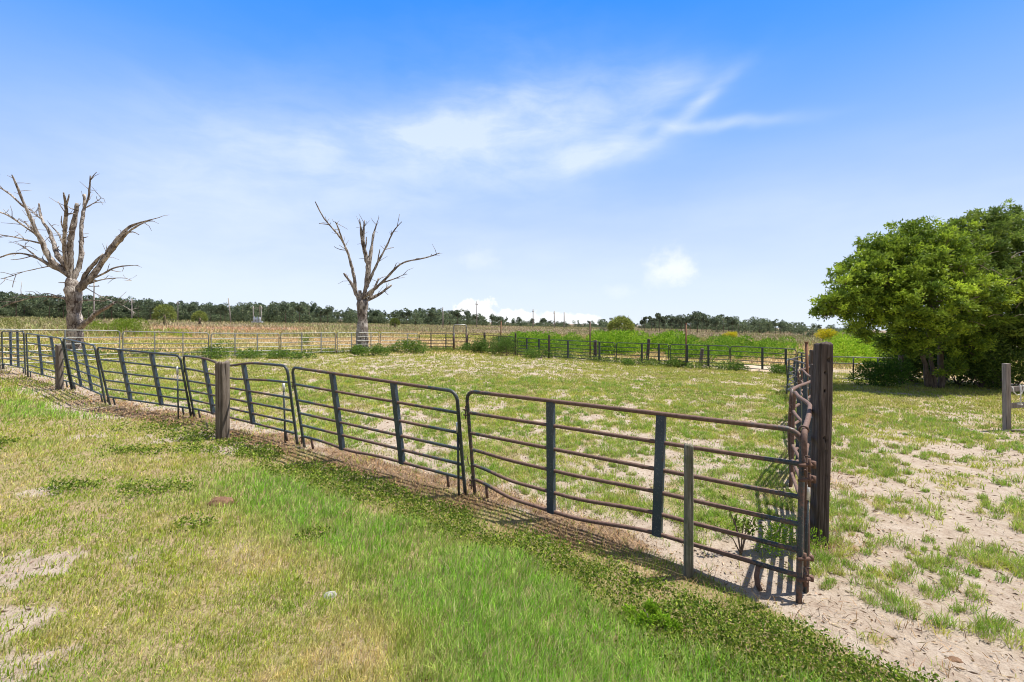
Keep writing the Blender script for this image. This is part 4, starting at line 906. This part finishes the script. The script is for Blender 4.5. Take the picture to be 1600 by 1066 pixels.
for k, (px, Yd, sx, hh) in enumerate([(1496,20.3,1.0,2.5),(1532,19.4,1.2,2.9),(1580,18.8,1.3,3.2),(1640,18.4,1.5,3.2),(1720,18,1.8,3.4),(1424,21.2,.75,1.9),(1478,22.2,.9,2.4)]):
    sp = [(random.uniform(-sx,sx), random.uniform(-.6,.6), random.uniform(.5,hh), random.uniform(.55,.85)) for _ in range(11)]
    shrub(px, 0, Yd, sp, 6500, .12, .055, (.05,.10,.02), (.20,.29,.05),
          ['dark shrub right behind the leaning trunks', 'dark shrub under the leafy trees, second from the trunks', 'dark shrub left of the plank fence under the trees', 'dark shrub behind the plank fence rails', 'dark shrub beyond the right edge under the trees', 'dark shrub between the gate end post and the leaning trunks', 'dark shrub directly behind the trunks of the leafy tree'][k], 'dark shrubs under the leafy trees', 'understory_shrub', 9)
sp = [(random.uniform(-.7,.7), random.uniform(-.4,.4), random.uniform(.3,1.1), random.uniform(.3,.5)) for _ in range(10)]
shrub(1378, 0, 19.2, sp, 4500, .09, .045, (.05,.12,.02), (.12,.22,.03), 'green shrub growing behind the low farm gate')
# shrubs along the far fence
GS = 'weedy shrubs along the back fence'
for k, (px, py, w_, h_, lb, nn) in enumerate([
    (575, 557, 1.3, .65, 'low weedy shrub at the foot of the right dead tree', 3000), (632, 552, 1.6, 1.15, 'broad weedy shrub right of the right dead tree', 4200), (745, 552, 1.2, .95, 'dark weedy shrub at the arched gateway', 3200),
    (772, 553, 1.5, 1.35, 'dark weedy shrub around the orange rusty pole', 3600), (793, 556, 1.2, 1.3, 'dark weedy shrub left of the post with the far opening', 3000), (845, 560, 1.1, .8, 'small weedy shrub left of the sandy gap', 2200),
    (342, 561, .8, .95, 'upright green weed by a panel joint between the dead trees', 1800), (385, 560, .8, .6, 'pale green weed under the middle galvanised panel', 1200), (450, 561, 1.6, .5, 'low dark weeds left of the right dead tree', 1900), (480, 540, .5, .9, 'small green sapling behind the galvanised panel left of the right dead tree', 700),
    (985, 571, .4, .35, 'small weed at the foot of the far right fence', 600), (1030+30, 574, .8, .45, 'low weeds at the foot of the rusty pole', 1500), (1150, 580, .7, .5, 'low weed clump left of the sand mound', 1200), (1222, 585, .7, .45, 'weed clump growing on the right end of the sand mound', 1200)]):
    X, Y = at(px, py); sp = [(random.uniform(-w_,w_)*.8, random.uniform(-.3,.4), random.uniform(.15,1)*h_*.75, random.uniform(.25,.42)*(h_+.3)) for _ in range(9)]
    shrub(px, 0, Y, sp, nn, .09, .045, (.08,.17,.03), (.22,.33,.06) if k not in (2,3,4) else (.15,.22,.05), lb, GS)
# sapling inside the near panel
b = atg(1158,866); o = thing('sapling', 'small leafy sapling sprouting behind the nearest rusty panel', 'sapling', b)
m = MB(); tips=[]
for ex, ey, ez in [(-.12,.02,.48),(-.2,0,.62),(.06,.05,.36),(.14,0,.42),(-.02,.1,.3),(.2,.1,.26),(-.25,.05,.30)]:
    m.tube([(0,0,0), (ex*.3,ey*.4,ez*.55), (ex,ey,ez)], [.008,.006,.003], 6, .5, caps=False); tips.append((ex,ey,ez)); tips.append((ex*.6,ey*.6,ez*.78))
m.build('stem', M_TRUNK, o); tp_ = np.repeat(np.array(tips), 9, 0)+rng.normal(0,.02,(len(tips)*9,3)); n_ = len(tp_)
V, Fc, Cc = leaves(tp_, rng.normal(size=(n_,3))+np.array([0,0,.1]), .06*np.ones(n_), .028*np.ones(n_), jit(mixc((.12,.20,.03),(.24,.30,.05),rng.random(n_)))); mesh_np('foliage', V, Fc, M_WEED, Cc, parent=o)
for px, py, sz, lb in [(1205,850,.42,'leafy weed patch under the near corner of the corral'), (1018,978,.17,'bright green tuft in the lawn below the slim post'), (735,735,.3,'thin leafy weed poking through the second front panel'), (326,668,.28,'pale weed tuft left of the thick wooden post'), (1455,1000,.0,'')]:
    if not sz: continue
    X, Y = at(px, py); sp = [(random.uniform(-sz,sz), random.uniform(-sz,sz)*.7, random.uniform(.02,sz*.45), sz*.3) for _ in range(9)]
    shrub(px, 0, Y, sp, 1500 if px > 800 else 300, .032, .012, (.15,.30,.02), (.36,.52,.04), lb, name='weed_clump', stems=1)
# yellow flowering bushes far right
for px, py, Yd, w_, h_, lb in [(1292,520,52,1.1,.55,'yellow flowering bush on the rise left of the leafy tree'), (1139,521,80,1.1,.4,'small yellow bush among the dry brush')]:
    zt = H-(py-504)*Yd/F; X = (px-800)/F*Yd; b = g3(X, Yd); dz = zt-b.z
    sp = [(random.uniform(-w_,w_), random.uniform(-.5,.5), dz-.3+random.uniform(-.2,.4)*h_*2, random.uniform(.4,.6)) for _ in range(10)]
    shrub(px, 0, Yd, sp, 2600, .12, .07, (.50,.46,.02), (.70,.60,.03), lb, name='yellow_bush')

# sand mound beyond the far right corner
L, Rr = atg(1163,582), atg(1243,587); m_v=[]; nx_, ny_ = 40, 12; V=[]
L = L+Vector((.5,1.6,0)); Rr = Rr+Vector((.3,1.5,0)); d = Rr-L; n = Vector((-d.y, d.x, 0)).normalized()
for i_ in range(nx_+1):
    for j_ in range(ny_+1):
        u, v = i_/nx_, j_/ny_*2-1; p_ = L+d*u+n*v*.75; e = max(0, 1-v*v)*min(1, 8*u*(1-u))
        V.append((p_.x, p_.y, float(gz(p_.x, p_.y))-.03+e*(.30+.12*(float(fbm(p_.x,p_.y,1.5,3,5))-.5))))
Fc = [(i_*(ny_+1)+j_, (i_+1)*(ny_+1)+j_, (i_+1)*(ny_+1)+j_+1, i_*(ny_+1)+j_+1) for i_ in range(nx_) for j_ in range(ny_)]
o = mesh_np('sand_mound', V, Fc, M_SANDP, smooth=True); tag(o, 'low heaped sand mound behind the far right panel', 'sand mound')

# small things on the lawn
def lump(px, py, rx, ry, rz, m_, name, label, cat):
    b = atg(px, py); V=[]; K, J = 24, 12
    for j_ in range(J+1):
        ph = math.pi/2*j_/J
        for k in range(K):
            a = 2*math.pi*k/K; q = 1+(float(fbm(math.cos(a)*2+px, math.sin(a)*2+ph, 1.7, 3, 3))-.5)*.7
            V.append((math.cos(a)*math.cos(ph)*rx*q, math.sin(a)*math.cos(ph)*ry*q, math.sin(ph)*rz*(.7+.6*q)-.012))
    Fc = [(j_*K+k, j_*K+(k+1)%K, (j_+1)*K+(k+1)%K, (j_+1)*K+k) for j_ in range(J) for k in range(K)]
    o = mesh_np(name, V, Fc, m_, smooth=True); o.location = b; return tag(o, label, cat)
lump(347, 788, .17, .12, .085, M_MOUND, 'soil_mound', 'small reddish brown soil mound on the front lawn', 'soil mound')
lump(515, 928, .06, .05, .035, M_STONE, 'stone', 'small pale stone lying in the front lawn', 'stone')
lump(1492, 1029, .05, .035, .02, M_MOUND, 'soil_clod', 'dark clod on the sand at lower right', 'clod')

# ------------------------------------------------------------------ distant things
def far_tree_mesh(kind, seed):
    rr = np.random.default_rng(seed); hh = 1.0; cs=[]; rs=[]
    if kind == 'pine':
        for k in range(9): zz = rr.uniform(.5,.95); w_ = .20*(1.15-zz)+.05; cs.append((rr.normal(0,w_), rr.normal(0,w_), zz)); rs.append(rr.uniform(.06,.11))
    elif kind == 'thin':
        for k in range(8): zz = rr.uniform(.4,.97); cs.append((rr.normal(0,.09), rr.normal(0,.09), zz)); rs.append(rr.uniform(.05,.09))
    else:
        for k in range(10): zz = rr.uniform(.15,.85); w_ = .26*math.sqrt(max(.05,1-(zz-.4)**2*2.5)); cs.append((rr.normal(0,w_*.7), rr.normal(0,w_*.7), zz)); rs.append(rr.uniform(.11,.2))
    c1, c2 = {'pine': ((.075,.105,.07),(.21,.26,.14)), 'thin': ((.09,.12,.08),(.2,.24,.14)), 'broad': ((.085,.12,.07),(.24,.30,.15))}[kind]
    return leaf_blob(cs, rs, 700, .07, .045, c1, c2, .9, .5)
kinds = [('pine',1),('pine',2),('pine',3),('thin',4),('thin',5),('broad',6),('broad',7),('broad',8)]
blobs = {k: far_tree_mesh(*k) for k in kinds}
LM = [(118,'the left dead tree trunk'),(206,'the pole by the dead tree'),(257,'the big fan palm'),(312,'the smaller fan palm'),(361,'the leaning utility pole'),(402,'the transformers'),(470,"the second dead tree's left branches"),(565,'the second dead tree trunk'),(617,'the dark fan palm'),(692,'the pole by the white cloud'),(745,'the tallest utility pole'),(970,'the broad fan palm'),(1003,'the thin pole beside the broad palm'),(1072,'the tall rusty pole'),(1139,'the small yellow bush')]
ORD = ['first','second','third','fourth','fifth','sixth','seventh','eighth','ninth','tenth','eleventh','twelfth','thirteenth']
_cnt = {}
def lm_label(look, px):
    l = [q for q in LM if q[0] <= px]
    n_ = l[-1][1] if l else 'the left edge of the photo'; k_ = _cnt.get(n_, 0); _cnt[n_] = k_+1
    return f'{look}, {ORD[k_]} right of {n_}'
TX = [-150,0,50,100,150,200,250,300,350,400,440,490,520,560,620,680,720,760,790,830,880,930,960,1000,1030,1060,1090,1120,1160,1200,1250,1300,1700]
TY = [462,462,464,468,468,470,475,477,480,478,477,478,486,488,488,487,489,495,499,503,508,509,504,506,499,501,493,499,503,505,509,512,506]
# the wood as one mass
V=[]; Fc=[]; Cc=[]; off=0; rr = random.Random(3)
def TYt(px): return np.interp(px, TX, TY)-2.5-2.5*np.interp(px, [740,800,1240,1260],[0,1,1,0])
def dist(px): return float(np.interp(px, [-150, 300, 520, 760, 900, 1700], [190, 200, 260, 300, 330, 300]))
for q in range(760):
    px = rr.uniform(-160, 1330 if q % 4 else 1700); Yd = dist(px)*rr.uniform(.92, 1.12); X = (px-800)/F*Yd; zg = float(gz(X, Yd))
    zt = H-(TYt(px)+rr.uniform(-3.5,9)-504)*Yd/F; hh = max(2.5, zt-zg)
    kd = rr.choice(kinds[:3]*2+kinds[5:]+kinds[5:]) ; v, f, c_ = blobs[kd]; sxy = max(hh*.8, 5)*rr.uniform(.7,1.2); a = rr.uniform(0, 6.28)
    vv = v.copy(); x_ = vv[:,0]*math.cos(a)-vv[:,1]*math.sin(a); y_ = vv[:,0]*math.sin(a)+vv[:,1]*math.cos(a)
    vv = np.stack([x_*sxy+X, y_*sxy+Yd, vv[:,2]*hh+zg], -1); V.append(vv); Fc.append(f+off); Cc.append(c_*rr.uniform(.75,1.3)); off += len(v)
    # underwood
    v, f, c_ = blobs[rr.choice(kinds[5:])]; h2 = hh*rr.uniform(.45,.7); Y2 = Yd*.97; X2 = (px+rr.uniform(-6,6)-800)/F*Y2; zg2 = float(gz(X2,Y2))
    V.append(np.stack([v[:,0]*sxy*1.3+X2, v[:,1]*sxy+Y2, (v[:,2]-.12)*h2+zg2], -1)); Fc.append(f+off); Cc.append(c_*rr.uniform(.7,1.1)); off += len(v)
o = mesh_np('distant_forest', np.concatenate(V), np.concatenate(Fc), M_LEAF, np.concatenate(Cc)); o['kind'] = 'stuff'
# trees one can tell apart
protos = {}
for kd in kinds:
    v, f, c_ = blobs[kd]; cm = mesh_np('crown', v, f, M_LEAF, c_); m = MB(); m.tube([(0,0,-.02),(.01,0,.4),(0,.01,.85)], [.016,.012,.005], 6, rough=.1); tk = m.build('trunk', M_TRUNK)
    protos[kd] = (cm.data, tk.data); bpy.data.objects.remove(cm); bpy.data.objects.remove(tk)
def far_tree(px, ptop, Yd, kd, label, group, wid=1.0, name='distant_tree'):
    X = (px-800)/F*Yd; b = g3(X, Yd); hh = (H-(ptop-504)*Yd/F)-b.z
    o = thing(name, label, 'tree', b, group); cm, tm = protos[kd]
    c_ = bpy.data.objects.new('crown', cm); t_ = bpy.data.objects.new('trunk', tm)
    for q in (c_, t_): COL.objects.link(q); q.parent = o; q.scale = (hh*wid, hh*wid, hh); q.rotation_euler = (0,0,random.uniform(0,6.28))
    return o
for px, pt_, kd, lb in [(945,502,5,'dark round tree left of the big fan palm'), (978,498,6,'grey green tree just behind the big fan palm')]:
    far_tree(px, pt_, 150, kinds[kd], lb, None, 1.3)
def row(px0, px1, step, jx, dy0, dy1, Y0, Y1, ks, wid, look, grp, name):
    for px in range(px0, px1, step):
        p_ = px+random.uniform(-jx, jx)
        far_tree(p_, TYt(p_)+random.uniform(dy0, dy1), random.uniform(Y0, Y1), kinds[random.choice(ks)], lm_label(look, p_), grp, wid, name)
row(1008, 1126, 8, 2, -4, 3, 150, 185, [3,4,3,4,1], 1.1, 'thin open tree', 'thin trees right of the fan palm', 'distant_tree')
row(1130, 1240, 8, 2, -3, 3, 150, 190, [3,5,6,1], 1.25, 'low round skyline tree', 'low trees left of the corner post', 'distant_tree')
far_tree(1244, 502, 150, kinds[7], 'round topped tree standing above the low row', None, 1.1); far_tree(1270, 510, 120, kinds[6], 'dark bushy tree left of the yellow bush', None, 1.6)
far_tree(1297, 508, 110, kinds[5], 'green tree behind the yellow flowering bush', None, 1.3)
row(10, 245, 13, 4, -3.5, 3, 165, 185, [0,1,2,0,5], 1.15, 'dark tree on the wood edge', 'pines behind the left dead tree', 'pine_tree')
row(264, 520, 13, 4, -3.5, 3, 170, 195, [0,1,2,6,7], 1.15, 'dark tree on the wood edge', 'pines between the dead trees', 'pine_tree')
row(535, 790, 13, 4, -3, 2, 215, 250, [0,1,6,7], 1.4, 'dark tree on the wood edge', 'pines right of the second dead tree', 'pine_tree')

# fan palms
def palm(px, pb, ptop, w_px, Yd, label, cols=((.10,.15,.03),(.38,.42,.12))):
    X = (px-800)/F*Yd; b = g3(X, Yd); zt = H-(ptop-504)*Yd/F; hh = zt-b.z; rw = w_px*Yd/F/2
    o = thing('fan_palm', label, 'palm', b, 'fan palms in the far field')
    m = MB(); m.tube([(0,0,0),(0,0,hh*.3),(0,0,hh*.55)], [.3,.26,.2], 10, rough=.2); m.build('trunk', M_TRUNK, o)
    C=[]; D=[]; n = 150; c0 = np.array([0,0,hh*.5])
    for k in range(n):
        d = rng.normal(size=3); d[2] = abs(d[2])*1.1-.35; d /= np.linalg.norm(d); tip = c0+d*np.array([rw*.72,rw*.72,hh*.42])
        for j_ in range(9):
            C.append(tip); D.append(d*1.1+rng.normal(0,.55,3)+np.array([0,0,-.1]))
    C = np.array(C); D = np.array(D); nn = len(C); V, Fc, Cc = leaves(C, D, np.full(nn, rw*.42), np.full(nn, rw*.05), jit(mixc(cols[0], cols[1], rng.random(nn)), .2)); mesh_np('fronds', V, Fc, M_WEED, Cc, parent=o)
palm(257, 502, 477, 30, 105, 'big fan palm right of the left dead tree')
palm(312, 501, 487, 21, 125, 'smaller fan palm between the big one and the leaning pole')
palm(617, 510, 498, 16, 130, 'dark fan palm just right of the second dead tree', ((.08,.12,.02),(.20,.24,.06)))
palm(970, 522, 497, 40, 78, 'broad fan palm in the brush above the bright green weeds')

# utility poles
def upole(px, ptop, Yd, label, arm=.0, lean=0, dia=.34):
    X = (px-800)/F*Yd; b = g3(X, Yd); hh = (H-(ptop-504)*Yd/F)-b.z
    o = thing('utility_pole', label, 'utility pole', b, 'utility poles on the skyline')
    m = MB(); m.tube([(0,0,0),(lean*.5,0,hh*.5),(lean,0,hh)], [dia/2*1.1,dia/2,dia/2*.85], 8); m.build('shaft', M_POLE, o)
    if arm:
        m = MB(); m.box((lean*.95,0,hh-1.2), (arm,.18,.2)); m.build('crossarm', M_POLE, o, smooth=False)
        for s_ in (-.45,0,.45): m = MB(); m.tube([(lean*.95+s_*arm,0,hh-1.1),(lean*.95+s_*arm,0,hh-.75)], .08, 6); m.build('insulator', M_GREYM, o)
upole(147, 440, 115, 'utility pole just right of the left dead tree trunk', 2.6, dia=.30)
upole(206, 467, 150, 'utility pole between the left dead tree and the big fan palm', 1.6)
upole(361, 466, 170, 'leaning utility pole above the wood', lean=-1.0, dia=.4)
upole(692, 480, 160, 'utility pole left of the white horizon cloud', 0); upole(745, 471, 165, 'tallest utility pole in front of the white horizon cloud', .9)
upole(833, 483, 210, 'utility pole standing alone right of the cloud', .9, dia=.42); upole(866, 486, 215, 'left pole of the close pair', .7, dia=.48); upole(881.5, 488, 220, 'right pole of the close pair', 0, dia=.48)
upole(1003, 496, 210, 'thin utility pole right of the fan palm', 0, dia=.3); upole(278, 470, 175, 'utility pole just right of the big fan palm', 1.4, dia=.25); upole(966+16, 0+493, 230, 'faint pole behind the fan palm', 0, dia=.2)
# transformer bank
X, Yd = (402-800)/F*150, 150; b = g3(X, Yd); o = thing('transformer_bank', 'pale transformers on a platform before the wood', 'transformer', b); zb = H-(499-504)*Yd/F-b.z
for q in (-1.3, 1.3): m = MB(); m.tube([(q,0,0),(q,0,zb+4.4)], .17, 8); m.build('support_pole', M_POLE, o)
m = MB(); m.box((0,0,zb-.9), (3.4,1.0,.3)); m.build('platform', M_GREYM, o, smooth=False)
for q in (-.95,0,.95): m = MB(); m.tube([(q,-.1,zb-.74),(q,-.1,zb+.5),(q,-.1,zb+.62)], [.34,.34,.2], 12); m.build('tank', M_GREYM, o); m = MB(); m.tube([(q,-.1,zb+.6),(q,-.1,zb+1.1)], .08, 6); m.build('bushing', M_GREYM, o)
m = MB(); m.box((0,0,zb+3.7), (3.6,.2,.22)); m.build('crossarm', M_POLE, o, smooth=False)
